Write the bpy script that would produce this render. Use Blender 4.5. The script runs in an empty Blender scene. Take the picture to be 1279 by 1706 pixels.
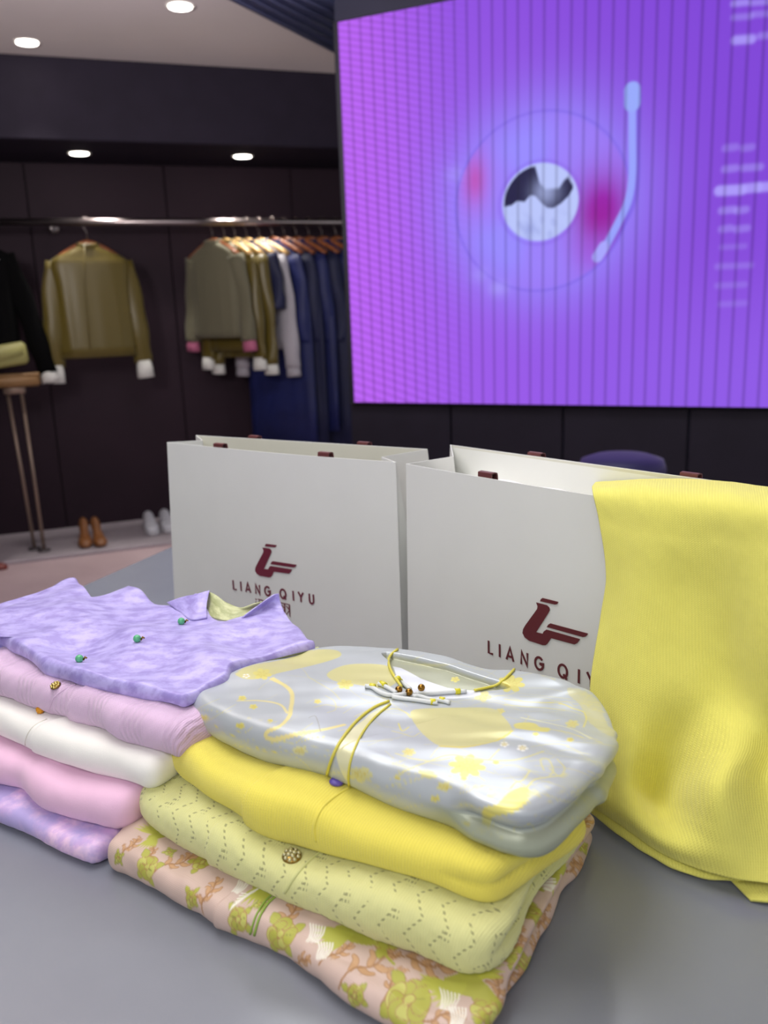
import bpy, math, random
import numpy as np
from mathutils import Vector
from mathutils.bvhtree import BVHTree
R = math.radians
SC = bpy.context.scene
COL = SC.collection
random.seed(5)
RNG = np.random.default_rng(7)

# ------------------------------------------------------------------ camera, world, lights, exposure
F = 1450.0                                   # focal length in pixels of the 1279 x 1706 frame
PITCH, ROLL, CAMZ = R(13.1), R(2.1), 1.25
TZ = 0.75                                    # table top
fw = np.array([0, math.cos(PITCH), -math.sin(PITCH)])
_u = np.array([0, math.sin(PITCH), math.cos(PITCH)])
_r = np.array([1.0, 0, 0])
cr = _r*math.cos(ROLL) - _u*math.sin(ROLL)
cu = _u*math.cos(ROLL) + _r*math.sin(ROLL)
CO = np.array([0, 0, CAMZ])
cam_d = bpy.data.cameras.new('camera')
cam = bpy.data.objects.new('camera', cam_d)
COL.objects.link(cam)
SC.camera = cam
from mathutils import Matrix
cam.matrix_world = Matrix(((cr[0], cu[0], -fw[0], CO[0]), (cr[1], cu[1], -fw[1], CO[1]), (cr[2], cu[2], -fw[2], CO[2]), (0, 0, 0, 1)))
cam_d.sensor_fit = 'VERTICAL'
cam_d.sensor_height = 36.0
cam_d.lens = 36.0*F/1706.0
cam_d.clip_start = 0.02
cam_d.dof.use_dof = True
cam_d.dof.focus_distance = 0.92
cam_d.dof.aperture_fstop = (cam_d.lens/1000)/0.0055
cam_d.dof.aperture_blades = 0

w = bpy.data.worlds.new('shop_front_daylight')
SC.world = w
w.use_nodes = True
w.node_tree.nodes['Background'].inputs[0].default_value = (0.93, 0.96, 1.0, 1)
w.node_tree.nodes['Background'].inputs[1].default_value = 0.80

def area(name, loc, aim, size, power, col=(1, 1, 1), sy=None):
    d = bpy.data.lights.new(name, 'AREA')
    d.shape = 'RECTANGLE'; d.size = size; d.size_y = sy or size
    d.energy = power; d.color = col
    o = bpy.data.objects.new(name, d); COL.objects.link(o)
    o.location = loc
    o.rotation_euler = (Vector(aim)-Vector(loc)).to_track_quat('-Z', 'Y').to_euler()
    return o
def spot(name, loc, aim, power, ang=60, blend=.6, rad=.03, col=(1, .95, .88)):
    d = bpy.data.lights.new(name, 'SPOT')
    d.energy = power; d.spot_size = R(ang); d.spot_blend = blend; d.shadow_soft_size = rad; d.color = col
    o = bpy.data.objects.new(name, d); COL.objects.link(o)
    o.location = loc
    o.rotation_euler = (Vector(aim)-Vector(loc)).to_track_quat('-Z', 'Y').to_euler()
    return o
area('ceiling_light_over_table', (-.35, 1.0, 2.44), (-.1, .9, .75), 1.1, 23, (1, .98, .96), .9)
area('ceiling_light_entrance', (-.6, -.6, 2.42), (0, .9, .75), 1.4, 22, (1, .99, .98), .8)
area('ceiling_light_mid_room', (.12, 2.26, 2.44), (.12, 2.26, 0), 1.0, 17, (.93, .96, 1), .42)
_l = area('added_ceiling_fill', (-1.6, 1.5, 1.9), (-1.3, 2.9, 2.6), 1.0, 60, (1, .94, .93), .5)  # added fill lamp out of view, brightens the ceiling
_l.data.spread = R(110)
SC.view_settings.view_transform = 'Standard'
SC.view_settings.look = 'None'
SC.view_settings.gamma = 1.0
SC.view_settings.use_curve_mapping = False
SC.view_settings.exposure = 0.0

# ------------------------------------------------------------------ pixel helpers: a pixel to a point on a real plane
def ray(px, py): return fw + cr*(px-639.5)/F - cu*(py-853)/F
def onz(px, py, z):
    d = ray(px, py); return CO + d*((z-CAMZ)/d[2])
def onpl(px, py, P, n):
    d = ray(px, py); return CO + d*(((np.array(P)-CO)@n)/(d@n))
def n2(v):
    v = np.array(v, float); return v/np.linalg.norm(v)
def vec2(deg): return np.array([math.cos(R(deg)), math.sin(R(deg)), 0.0])

# ------------------------------------------------------------------ materials
def lin(c):
    out = []
    for v in c[:3]:
        v = v/255.0
        out.append(v/12.92 if v <= .04045 else ((v+.055)/1.055)**2.4)
    return tuple(out)
class NT:
    def __init__(s, name):
        s.m = bpy.data.materials.new(name); s.m.use_nodes = True
        s.t = s.m.node_tree; s.b = s.t.nodes['Principled BSDF']
        s.out = s.t.nodes['Material Output']
    def n(s, typ, **k):
        o = s.t.nodes.new(typ)
        for a, v in k.items(): setattr(o, a, v)
        return o
    def l(s, a, b): s.t.links.new(a, b)
    def val(s, x, sock):
        if isinstance(x, (int, float)): sock.default_value = x
        else: s.l(x, sock)
    def math(s, op, a, b=0.0, c=None):
        o = s.n('ShaderNodeMath', operation=op)
        s.val(a, o.inputs[0]); s.val(b, o.inputs[1])
        if c is not None: s.val(c, o.inputs[2])
        return o.outputs[0]
    def noise(s, vec, scale, det=3, rough=.5):
        o = s.n('ShaderNodeTexNoise'); s.l(vec, o.inputs['Vector'])
        o.inputs['Scale'].default_value = scale; o.inputs['Detail'].default_value = det
        o.inputs['Roughness'].default_value = rough
        return o.outputs['Fac']
    def ramp(s, fac, stops):
        o = s.n('ShaderNodeValToRGB'); s.l(fac, o.inputs[0])
        e = o.color_ramp.elements
        while len(e) < len(stops): e.new(.5)
        for i, (p, c) in enumerate(stops):
            e[i].position = p
            e[i].color = (tuple(c)+(1,)) if len(c) == 3 else c
        return o.outputs['Color']
    def mix(s, fac, a, b):
        o = s.n('ShaderNodeMix', data_type='RGBA')
        s.val(fac, o.inputs[0])
        for v, k in ((a, 6), (b, 7)):
            if isinstance(v, tuple): o.inputs[k].default_value = v+(1,)
            else: s.l(v, o.inputs[k])
        return o.outputs[2]
    def bump(s, h, strength=.3, dist=.001, prev=None):
        o = s.n('ShaderNodeBump'); s.l(h, o.inputs['Height'])
        o.inputs['Strength'].default_value = strength; o.inputs['Distance'].default_value = dist
        if prev: s.l(prev, o.inputs['Normal'])
        return o.outputs['Normal']
    def set(s, rough=.6, metal=0, sheen=0, spec=.5, col=None):
        s.b.inputs['Roughness'].default_value = rough; s.b.inputs['Metallic'].default_value = metal
        s.b.inputs['Sheen Weight'].default_value = sheen*.5; s.b.inputs['Specular IOR Level'].default_value = spec
        if col is not None:
            if isinstance(col, tuple): s.b.inputs['Base Color'].default_value = col+(1,)
            else: s.l(col, s.b.inputs['Base Color'])
        return s
def plain(name, rgb, rough=.6, metal=0, sheen=0, var=.06, scale=8, spec=.5, bump=0, bscale=300):
    t = NT(name); g = t.n('ShaderNodeTexCoord').outputs['Object']
    c = lin(rgb); a = tuple(x*(1-var) for x in c); b = tuple(min(1, x*(1+var)) for x in c)
    t.set(rough, metal, sheen, spec, t.ramp(t.noise(g, scale), [(.3, a), (.7, b)]))
    if bump: t.l(t.bump(t.noise(g, bscale, 2), bump), t.b.inputs['Normal'])
    return t.m
def glow(name, rgb, strength):
    t = NT(name); c = lin(rgb)
    t.b.inputs['Base Color'].default_value = (.02, .02, .02, 1)
    t.b.inputs['Emission Color'].default_value = c+(1,)
    t.b.inputs['Emission Strength'].default_value = strength
    return t.m
def uvxy(t):
    s = t.n('ShaderNodeSeparateXYZ'); t.l(t.n('ShaderNodeUVMap').outputs['UV'], s.inputs[0])
    return s.outputs[0], s.outputs[1]
def knit(name, rgb, ang=0.0, pitch=.0022, dark=.16, rough=.85, sheen=.35, stren=.5, holes=False, cable=False, fuzz=.0):
    """ knitted cloth in metres of cloth: columns of stitches, each a leaning v """
    t = NT(name); u, v = uvxy(t)
    ca, sa = math.cos(ang), math.sin(ang)
    x = t.math('ADD', t.math('MULTIPLY', u, ca), t.math('MULTIPLY', v, sa))
    y = t.math('SUBTRACT', t.math('MULTIPLY', v, ca), t.math('MULTIPLY', u, sa))
    colw = t.math('PINGPONG', x, pitch/2)
    colw = t.math('DIVIDE', colw, pitch/2)
    lean = t.math('ADD', y, t.math('MULTIPLY', t.math('PINGPONG', x, pitch/2), 1.1))
    row = t.math('DIVIDE', t.math('PINGPONG', lean, pitch*.35), pitch*.35)
    h = t.math('ADD', t.math('MULTIPLY', colw, .6), t.math('MULTIPLY', row, .4))
    oc = t.n('ShaderNodeTexCoord').outputs['Object']
    nz = t.noise(oc, 22, 3)
    c = lin(rgb)
    base = t.mix(t.math('MULTIPLY', h, 1.0), tuple(k*(1-dark) for k in c), c)
    soft = t.ramp(nz, [(.3, tuple(k*.93 for k in c)), (.75, tuple(min(1, k*1.05) for k in c))])
    col = t.mix(.4, base, soft)
    if holes:
        zig = t.math('PINGPONG', y, .016)
        xx = t.math('MODULO', t.math('ADD', t.math('ADD', x, t.math('MULTIPLY', zig, .8)), 10.0), .021)
        near = t.math('LESS_THAN', xx, .0021)
        yy = t.math('MODULO', t.math('ADD', y, 10.0), .0044)
        dot = t.math('LESS_THAN', yy, .0020)
        m = t.math('MULTIPLY', near, dot)
        xb = t.math('MODULO', t.math('ADD', x, 10.004), .042)
        yb = t.math('MODULO', t.math('ADD', y, 10.0), .03)
        m2 = t.math('MULTIPLY', t.math('LESS_THAN', t.math('ABSOLUTE', t.math('SUBTRACT', xb, .004)), .0032), t.math('LESS_THAN', yb, .010))
        m2 = t.math('MULTIPLY', m2, t.math('MULTIPLY', dot, t.math('LESS_THAN', t.math('MODULO', xb, .0032), .0016)))
        m = t.math('MULTIPLY', t.math('MAXIMUM', m, m2), t.math('GREATER_THAN', t.noise(oc, 30, 1), .42))
        col = t.mix(t.math('MULTIPLY', m, .75), col, tuple(k*.32 for k in c))
        h = t.math('SUBTRACT', h, t.math('MULTIPLY', m, 1.5))
    if cable:
        cb = t.math('DIVIDE', t.math('PINGPONG', t.math('ADD', x, t.math('MULTIPLY', t.math('SINE', t.math('MULTIPLY', y, 260)), .0012)), .0035), .0035)
        band = t.math('GREATER_THAN', t.math('SINE', t.math('MULTIPLY', x, 110)), -.1)
        h = t.math('ADD', h, t.math('MULTIPLY', t.math('MULTIPLY', cb, band), 2.2))
        col = t.mix(t.math('MULTIPLY', t.math('MULTIPLY', t.math('SUBTRACT', 1.0, cb), band), .22), col, tuple(k*.7 for k in c))
    t.set(rough, 0, sheen, .25, col)
    nrm = t.bump(h, stren, pitch*.5)
    nrm = t.bump(t.noise(oc, 900, 2), .25, .0006, nrm)
    t.l(nrm, t.b.inputs['Normal'])
    return t.m
def damask(name, a, b, cc=None, scale=28, rough=.38, sheen=.25, lo=.46, hi=.54, weave=.15):
    """ satin with a tone-on-tone woven figure """
    t = NT(name)
    tc = t.n('ShaderNodeUVMap').outputs['UV']
    mp = t.n('ShaderNodeMapping'); t.l(tc, mp.inputs[0]); mp.inputs['Scale'].default_value = (1, 1.6, 1)
    nz = t.noise(mp.outputs[0], scale, 5, .62)
    fac = t.ramp(nz, [(lo, (0, 0, 0)), (hi, (1, 1, 1))])
    col = t.mix(fac, lin(a), lin(b))
    if cc: col = t.mix(t.ramp(t.noise(tc, scale*.35, 4, .6), [(.42, (0, 0, 0)), (.6, (1, 1, 1))]), col, lin(cc))
    t.set(rough, 0, sheen, .5, col)
    u, v = uvxy(t)
    wv = t.math('PINGPONG', t.math('ADD', u, v), .0007)
    nr = t.bump(t.math('MULTIPLY', wv, 1400), weave, .0004)
    nr = t.bump(nz, .12, .001, nr)
    t.l(nr, t.b.inputs['Normal'])
    return t.m
def painted(name, rough=.4, sheen=.2, attr='pattern', twill=.2, spec=.5, metal=0.0):
    t = NT(name); a = t.n('ShaderNodeAttribute', attribute_name=attr)
    u, v = uvxy(t)
    tw = t.math('PINGPONG', t.math('ADD', t.math('MULTIPLY', u, .8), v), .0008)
    oc = t.n('ShaderNodeTexCoord').outputs['Object']
    col = t.mix(t.math('MULTIPLY', t.math('MULTIPLY', tw, 1250), .10), a.outputs['Color'], (.45, .42, .36))
    t.set(rough, metal, sheen, spec, col)
    nr = t.bump(t.math('MULTIPLY', tw, 1250), twill, .0004)
    nr = t.bump(t.noise(oc, 60, 2), .06, .002, nr)
    t.l(nr, t.b.inputs['Normal'])
    return t.m

# ------------------------------------------------------------------ object helpers
ORG = {}
def thing(name, label, cat, loc, group=None):
    o = bpy.data.objects.new(name, None); COL.objects.link(o)
    o.empty_display_size = .05
    o.location = tuple(float(v) for v in loc); o['label'] = label; o['category'] = cat
    if group: o['group'] = group
    ORG[o.name] = np.array(loc, float)
    return o
def mesh(name, verts, faces, mat, parent=None, smooth=True, label=None, kind=None, uv=None, tag=None, mats=None, fm=None):
    V = np.asarray(verts, float).reshape(-1, 3)
    org = ORG.get(parent.name, np.zeros(3)) if parent else (V.mean(0)*[1, 1, 0] + [0, 0, V[:, 2].min()] if (tag is not None) else np.zeros(3))
    me = bpy.data.meshes.new(name)
    me.from_pydata((V-org).tolist(), [], [tuple(int(i) for i in f) for f in faces])
    for m in (mats or [mat]): me.materials.append(m)
    if fm is not None: me.polygons.foreach_set('material_index', np.asarray(fm, np.int32))
    if smooth: me.polygons.foreach_set('use_smooth', [True]*len(me.polygons))
    if uv is not None:
        L = me.uv_layers.new(name='UVMap')
        li = np.zeros(len(me.loops), np.int32); me.loops.foreach_get('vertex_index', li)
        L.data.foreach_set('uv', np.asarray(uv, np.float32)[li].ravel())
    me.update()
    o = bpy.data.objects.new(name, me); COL.objects.link(o)
    if parent: o.parent = parent; ORG[o.name] = org
    else: o.location = tuple(org); ORG[o.name] = org
    if label: o['label'] = label
    if kind: o['kind'] = kind
    if tag:
        o['label'], o['category'] = tag[0], tag[1]
        if len(tag) > 2: o['group'] = tag[2]
    return o
class MB:
    def __init__(s): s.v = []; s.f = []
    def add(s, V, Fc):
        k = len(s.v); s.v += [tuple(float(c) for c in p) for p in V]
        s.f += [tuple(i+k for i in f) for f in Fc]; return s
    def box(s, c, h, ax=None, bev=0.0):
        """ box with centre c, half sizes h, axes ax, chamfered by bev """
        ax = ax if ax is not None else np.eye(3); c = np.array(c, float)
        if bev <= 0:
            P = [c+ax[0]*sx*h[0]+ax[1]*sy*h[1]+ax[2]*sz*h[2] for sz in (-1, 1) for sy in (-1, 1) for sx in (-1, 1)]
            return s.add(P, [(0, 2, 3, 1), (4, 5, 7, 6), (0, 1, 5, 4), (2, 6, 7, 3), (0, 4, 6, 2), (1, 3, 7, 5)])
        b = bev; P = []
        def ringp(hx, hy, z):
            q = []
            for (sx, sy) in ((-1, -1), (1, -1), (1, 1), (-1, 1)):
                a = (sx*(hx-b), sy*hy); bb = (sx*hx, sy*(hy-b))
                q += [a, bb] if sx*sy < 0 else [bb, a]
            return [c+ax[0]*x+ax[1]*y+ax[2]*z for x, y in q]
        L = [ringp(h[0]-b, h[1]-b, -h[2]), ringp(h[0], h[1], -h[2]+b), ringp(h[0], h[1], h[2]-b), ringp(h[0]-b, h[1]-b, h[2])]
        Fc = [tuple(range(8))[::-1], tuple(range(24, 32))]
        for k in range(3):
            for i in range(8): Fc.append((k*8+i, k*8+(i+1) % 8, k*8+8+(i+1) % 8, k*8+8+i))
        return s.add([p for l in L for p in l], Fc)
    def loft(s, rings, cap=True):
        n = len(rings[0]); P = [p for r_ in rings for p in r_]; Fc = []
        for k in range(len(rings)-1):
            for i in range(n): Fc.append((k*n+i, k*n+(i+1) % n, (k+1)*n+(i+1) % n, (k+1)*n+i))
        if cap: Fc += [tuple(range(n))[::-1], tuple(range((len(rings)-1)*n, len(rings)*n))]
        return s.add(P, Fc)
    def tube(s, pts, rad, n=10, flat=1.0, up=None):
        pts = [np.array(p, float) for p in pts]; m = len(pts)
        rad = rad if hasattr(rad, '__len__') else [rad]*m
        rings = []; prev = None
        for i in range(m):
            d = n2(pts[min(i+1, m-1)]-pts[max(i-1, 0)])
            if prev is None:
                a = np.array(up, float) if up is not None else (np.array([0, 0, 1.0]) if abs(d[2]) < .9 else np.array([1.0, 0, 0]))
            else: a = prev
            a = n2(a-d*(a@d)); prev = a; b = np.cross(d, a)
            rr = rad[i]; ra, rb = rr if hasattr(rr, '__len__') else (rr*flat, rr)
            rings.append([pts[i]+a*ra*math.cos(2*math.pi*k/n)+b*rb*math.sin(2*math.pi*k/n) for k in range(n)])
        return s.loft(rings)
    def ball(s, c, r, nu=14, nv=9, sc=(1, 1, 1), ax=None):
        c = np.array(c, float); ax = ax if ax is not None else np.eye(3)
        rings = []
        for j in range(1, nv):
            a = math.pi*j/nv
            rings.append([c+ax[0]*r*sc[0]*math.sin(a)*math.cos(2*math.pi*k/nu)+ax[1]*r*sc[1]*math.sin(a)*math.sin(2*math.pi*k/nu)-ax[2]*r*sc[2]*math.cos(a) for k in range(nu)])
        return s.loft(rings)
    def lathe(s, prof, c, n=24, ax=None):
        c = np.array(c, float); ax = ax if ax is not None else np.eye(3)
        return s.loft([[c+ax[0]*r*math.cos(2*math.pi*k/n)+ax[1]*r*math.sin(2*math.pi*k/n)+ax[2]*z for k in range(n)] for r, z in prof])
    def prism(s, poly, P, U, V, N, th):
        """ outline poly (u, v) in the plane P, U, V, raised by th along N """
        n = len(poly); a = [np.array(P)+U*u+V*v for u, v in poly]; b = [p+N*th for p in a]
        return s.add(a+b, [tuple(range(n))[::-1], tuple(range(n, 2*n))]+[(i, (i+1) % n, n+(i+1) % n, n+i) for i in range(n)])
    def put(s, name, mat, parent=None, **k): return mesh(name, s.v, s.f, mat, parent, **k)

def catmull(P, n, closed=False):
    P = np.asarray(P, float); m = len(P)
    segs = m if closed else m-1
    out = []
    for t in np.linspace(0, segs, n, endpoint=not closed):
        i = min(int(t), segs-1); f_ = t-i
        g = (lambda k: P[k % m]) if closed else (lambda k: P[k] if 0 <= k < m else (2*P[0]-P[1] if k < 0 else 2*P[-1]-P[-2]))
        p0, p1, p2, p3 = g(i-1), g(i), g(i+1), g(i+2)
        out.append(.5*((2*p1)+(-p0+p2)*f_+(2*p0-5*p1+4*p2-p3)*f_**2+(-p0+3*p1-3*p2+p3)*f_**3))
    return np.array(out)
def waves(x, y, seed, wl, n=7):
    """ smooth random undulation, about -1..1, typical wavelength wl """
    g = np.random.default_rng(seed); o = 0
    for i in range(n):
        a = g.uniform(0, 2*math.pi); k = 2*math.pi/(wl*g.uniform(.6, 1.6)); p = g.uniform(0, 6.28)
        o = o+np.sin((x*math.cos(a)+y*math.sin(a))*k+p)
    return o/math.sqrt(n)/1.2
def sstep(a, b, x):
    t = np.clip((x-a)/(b-a), 0, 1); return t*t*(3-2*t)

# ------------------------------------------------------------------ folded garment: top sheet, rolled edge, underside
class Fold: pass
def folded(pts, zt, zb, r, N=700, K=60, M=14, sigma=.005, dense=.0, dbl=None, wrinkle=None, center=None, steps=None):
    P = np.array([[p[0], p[1]] for p in pts], float)
    seg = np.linalg.norm(np.roll(P, -1, 0)-P, axis=1); cum = np.r_[0, np.cumsum(seg)]; L = cum[-1]
    s = np.linspace(0, L, N, endpoint=False)
    PP = np.vstack([P, P[:1]])
    C = np.c_[np.interp(s, cum, PP[:, 0]), np.interp(s, cum, PP[:, 1])]
    k = np.fft.fftfreq(N, L/N)*2*math.pi
    g = np.exp(-.5*(k*sigma)**2)[:, None]
    C = np.real(np.fft.ifft(np.fft.fft(C, axis=0)*g, axis=0))
    T = np.roll(C, -1, 0)-np.roll(C, 1, 0); T /= np.linalg.norm(T, axis=1)[:, None]
    area_ = np.sum(C[:, 0]*np.roll(C[:, 1], -1)-np.roll(C[:, 0], -1)*C[:, 1])
    nn = np.c_[T[:, 1], -T[:, 0]]*(1 if area_ > 0 else -1)
    sg = .004
    g2 = np.exp(-.5*(k*max(sigma, r*.75))**2)[:, None]
    nn = np.real(np.fft.ifft(np.fft.fft(nn, axis=0)*g2, axis=0)); nn /= np.linalg.norm(nn, axis=1)[:, None]
    Cin = C-nn*r
    Cin = np.real(np.fft.ifft(np.fft.fft(Cin, axis=0)*np.exp(-.5*(k*r*.6)**2)[:, None], axis=0))
    c0 = np.array(center if center is not None else Cin.mean(0))
    rho = np.linspace(0, 1, K+1)[1:]
    if dense: rho = 1-(1-rho)**dense
    X = []; Z = []; Q = []; E = []
    for q in rho:
        p = c0+(Cin-c0)*q; X.append(p); Z.append(zt(p[:, 0], p[:, 1])); Q.append(p); E.append(np.zeros(N))
    ztop, zbot = Z[-1], zb(Cin[:, 0], Cin[:, 1])
    wd = dbl(C) if dbl is not None else np.zeros(N)
    for j in range(1, M+1):
        u = j/M
        o1 = math.sin(math.pi*u)**.75 if u < 1 else 0.0
        o2 = .35*o1+.75*abs(math.sin(2*math.pi*u))**.7
        out = (1-wd)*o1+wd*o2
        p = Cin+nn*(r*out)[:, None]
        X.append(p); Z.append(ztop+(zbot-ztop)*(1-math.cos(math.pi*u))/2)
        Q.append(Cin+nn*((ztop-zbot)*1.35*u)[:, None]); E.append(np.full(N, u))
    for q in np.linspace(.96, .06, 24):
        p = c0+(Cin-c0)*q; X.append(p); Z.append(zb(p[:, 0], p[:, 1])); Q.append(p); E.append(np.ones(N))
    X = np.array(X); Z = np.array(Z); Q = np.array(Q); E = np.array(E)
    V = np.dstack([X, Z])
    if wrinkle is not None:
        nr = np.dstack([nn[None, :, 0]*np.sin(math.pi*E), nn[None, :, 1]*np.sin(math.pi*E), np.cos(math.pi*E)])
        V = V+nr*wrinkle(Q[..., 0], Q[..., 1], E)[..., None]
    rings = V.shape[0]
    V = V.reshape(-1, 3); Q = Q.reshape(-1, 2)
    i = np.arange(N); Fc = []
    for j in range(rings-1):
        a = j*N+i; b = j*N+(i+1) % N
        Fc.append(np.c_[a, a+N, b+N, b] if area_ > 0 else np.c_[a, b, b+N, a+N])
    Fc = [tuple(x) for x in np.vstack(Fc)]
    # caps
    V = np.vstack([V, V[:N].mean(0), V[(rings-1)*N:].mean(0)]); Q = np.vstack([Q, Q[:N].mean(0), Q[-N:].mean(0)])
    c1, c2 = len(V)-2, len(V)-1
    for a in range(N):
        b = (a+1) % N
        Fc.append((c1, a, b) if area_ > 0 else (c1, b, a))
        Fc.append((c2, (rings-1)*N+b, (rings-1)*N+a) if area_ > 0 else (c2, (rings-1)*N+a, (rings-1)*N+b))
    o = Fold(); o.V, o.F, o.Q = V, Fc, Q; o.bvh = None; o.E = np.r_[E.ravel(), 0, 1]
    return o
def bvh_of(o):
    if o.bvh is None: o.bvh = BVHTree.FromPolygons(o.V.tolist(), o.F)
    return o.bvh
def hit(o, px, py):
    d = ray(px, py); d = d/np.linalg.norm(d)
    loc, nr, idx, dist = bvh_of(o).ray_cast(Vector(CO), Vector(d))
    if loc is None: return None
    if nr.dot(Vector(d)) > 0: nr = -nr
    return np.array(loc), np.array(nr), idx
def qhit(o, px, py):
    h = hit(o, px, py)
    if h is None: return None
    f_ = list(o.F[h[2]]); V = o.V[f_]; w_ = 1/(np.linalg.norm(V-h[0], axis=1)+1e-6)
    return (o.Q[f_]*w_[:, None]).sum(0)/w_.sum()
def on_surface(o, pix, n=None, lift=.0005):
    P = catmull(pix, n or max(8, int(sum(math.dist(a, b) for a, b in zip(pix, pix[1:]))/5)))
    out = []
    for a in P:
        h = hit(o, *a)
        if h is not None: out.append((h[0]+h[1]*lift, h[1]))
    return out
def cord(o, name, pix, rad, mat, parent, lift=None, n=None, **k):
    S = on_surface(o, pix, n, rad*.6 if lift is None else lift)
    pts = np.array([s_[0] for s_ in S])
    if len(pts) < 3: return None
    for _ in range(2): pts[1:-1] = (pts[:-2]+2*pts[1:-1]+pts[2:])/4
    return MB().tube(pts, rad, 8).put(name, mat, parent, **k)
def frame_at(n):
    n = n2(n); a = n2(np.cross(n, [0, 0, 1.0]) if abs(n[2]) < .95 else np.cross(n, [0, 1.0, 0])); b = np.cross(n, a)
    return np.array([a, b, n])

# woven pattern: shapes in cloth coordinates evaluated per vertex
def paint_poly(col, Q, poly, rgb, soft=.0006, alpha=1.0):
    poly = np.asarray(poly, float); lo, hi = poly.min(0)-soft*2, poly.max(0)+soft*2
    m = np.where((Q[:, 0] > lo[0]) & (Q[:, 0] < hi[0]) & (Q[:, 1] > lo[1]) & (Q[:, 1] < hi[1]))[0]
    if not len(m): return
    p = Q[m]; ins = np.zeros(len(m), bool); dmin = np.full(len(m), 1e9)
    n = len(poly)
    for i in range(n):
        a, b = poly[i], poly[(i+1) % n]
        if a[1] != b[1]:
            c_ = ((a[1] > p[:, 1]) != (b[1] > p[:, 1])) & (p[:, 0] < (b[0]-a[0])*(p[:, 1]-a[1])/(b[1]-a[1])+a[0])
            ins ^= c_
        ab = b-a; t = np.clip(((p-a)@ab)/(ab@ab+1e-12), 0, 1)
        dmin = np.minimum(dmin, np.linalg.norm(p-(a+t[:, None]*ab), axis=1))
    sd = np.where(ins, dmin, -dmin); cov = np.clip(.5+sd/soft, 0, 1)*alpha
    col[m] = col[m]*(1-cov[:, None])+np.array(lin(rgb))*cov[:, None]
def paint_line(col, Q, pts, w_, rgb, soft=.0006, alpha=1.0):
    pts = np.asarray(pts, float); lo, hi = pts.min(0)-w_-soft, pts.max(0)+w_+soft
    m = np.where((Q[:, 0] > lo[0]) & (Q[:, 0] < hi[0]) & (Q[:, 1] > lo[1]) & (Q[:, 1] < hi[1]))[0]
    if not len(m): return
    p = Q[m]; dmin = np.full(len(m), 1e9)
    for a, b in zip(pts[:-1], pts[1:]):
        ab = b-a; t = np.clip(((p-a)@ab)/(ab@ab+1e-12), 0, 1)
        dmin = np.minimum(dmin, np.linalg.norm(p-(a+t[:, None]*ab), axis=1))
    cov = np.clip(.5+(w_/2-dmin)/soft, 0, 1)*alpha
    col[m] = col[m]*(1-cov[:, None])+np.array(lin(rgb))*cov[:, None]
def set_colors(o, col):
    me = o.data; a = me.color_attributes.new(name='pattern', type='FLOAT_COLOR', domain='POINT')
    a.data.foreach_set('color', np.c_[col, np.ones(len(col))].astype(np.float32).ravel())

# sheet from a grid of control points, given thickness
def sheet(rows, nu=60, nv=60, th=.002, ripple=None):
    G = np.array(rows, float)                      # (R, C, 3)
    A = np.array([catmull(g, nu) for g in G])      # (R, nu, 3)
    B = np.array([catmull(A[:, j], nv) for j in range(nu)]).transpose(1, 0, 2)   # (nv, nu, 3)
    du = np.gradient(B, axis=1); dv = np.gradient(B, axis=0)
    n = np.cross(du, dv); n /= (np.linalg.norm(n, axis=2)[..., None]+1e-12)
    lu = np.cumsum(np.r_[0, np.linalg.norm(np.diff(B[nv//2], axis=0), axis=1)])
    lv = np.cumsum(np.r_[0, np.linalg.norm(np.diff(B[:, nu//2], axis=0), axis=1)])
    U, W = np.meshgrid(lu, lv)
    if ripple is not None: B = B+n*ripple(U, W)[..., None]
    A1 = B+n*th/2; A2 = B-n*th/2
    V = np.vstack([A1.reshape(-1, 3), A2.reshape(-1, 3)]); k = nu*nv; Fc = []
    for j in range(nv-1):
        for i in range(nu-1):
            a = j*nu+i; Fc.append((a, a+1, a+nu+1, a+nu)); Fc.append((k+a, k+a+nu, k+a+nu+1, k+a+1))
    bd = [i for i in range(nu)]+[j*nu+nu-1 for j in range(1, nv)]+[(nv-1)*nu+i for i in range(nu-2, -1, -1)]+[j*nu for j in range(nv-2, 0, -1)]
    for a, b in zip(bd, bd[1:]+bd[:1]): Fc.append((a, k+a, k+b, b))
    o = Fold(); o.V, o.F = V, Fc; uv = np.c_[U.ravel(), W.ravel()]; o.Q = np.vstack([uv, uv]); o.bvh = None
    return o

# ================================================================== THE ROOM
WA = onz(79, 888, 0); WD = vec2(20.3); WN = np.array([WD[1], -WD[0], 0.0])      # back wall: point, direction, normal to the room
ZC = 2.49
UP = np.array([0, 0, 1.0])
def wallpt(px, py, off):
    return onpl(px, py, WA+WN*off, WN)
def wc(s_, off, z): return WA+WD*s_+WN*off+UP*z
m_wall = plain('dark_wall_panel', (40, 26, 36), .65, spec=.2, var=.12, scale=3, bump=.1, bscale=60)
m_wallb = plain('dark_wall_joint', (18, 15, 20), .8)
m_soffit = plain('dark_soffit_paint', (34, 28, 42), .7, spec=.2, var=.1)
m_ceil = plain('ceiling_plaster', (226, 218, 214), .9, var=.03, scale=2)
t = NT('pinkish_floor_tile'); oc = t.n('ShaderNodeTexCoord').outputs['Object']
t.set(.42, 0, 0, .4, t.ramp(t.noise(oc, 3, 6), [(.3, lin((192, 168, 172))), (.7, lin((208, 184, 188)))])); m_floor = t.m
m_floor2 = plain('grey_floor_strip', (168, 158, 165), .5, var=.08)

def struct(name, mb, mat, **k):
    o = mb.put(name, mat, None, **k); o['kind'] = 'structure'; return o
struct('floor', MB().box((0, 2.0, -.05), (5, 6, .05)), m_floor, smooth=False)
struct('ceiling', MB().box((0, 3.2, ZC+.05), (5, 4.8, .05)), m_ceil, smooth=False)
AX = np.array([WD, WN, UP])
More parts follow.
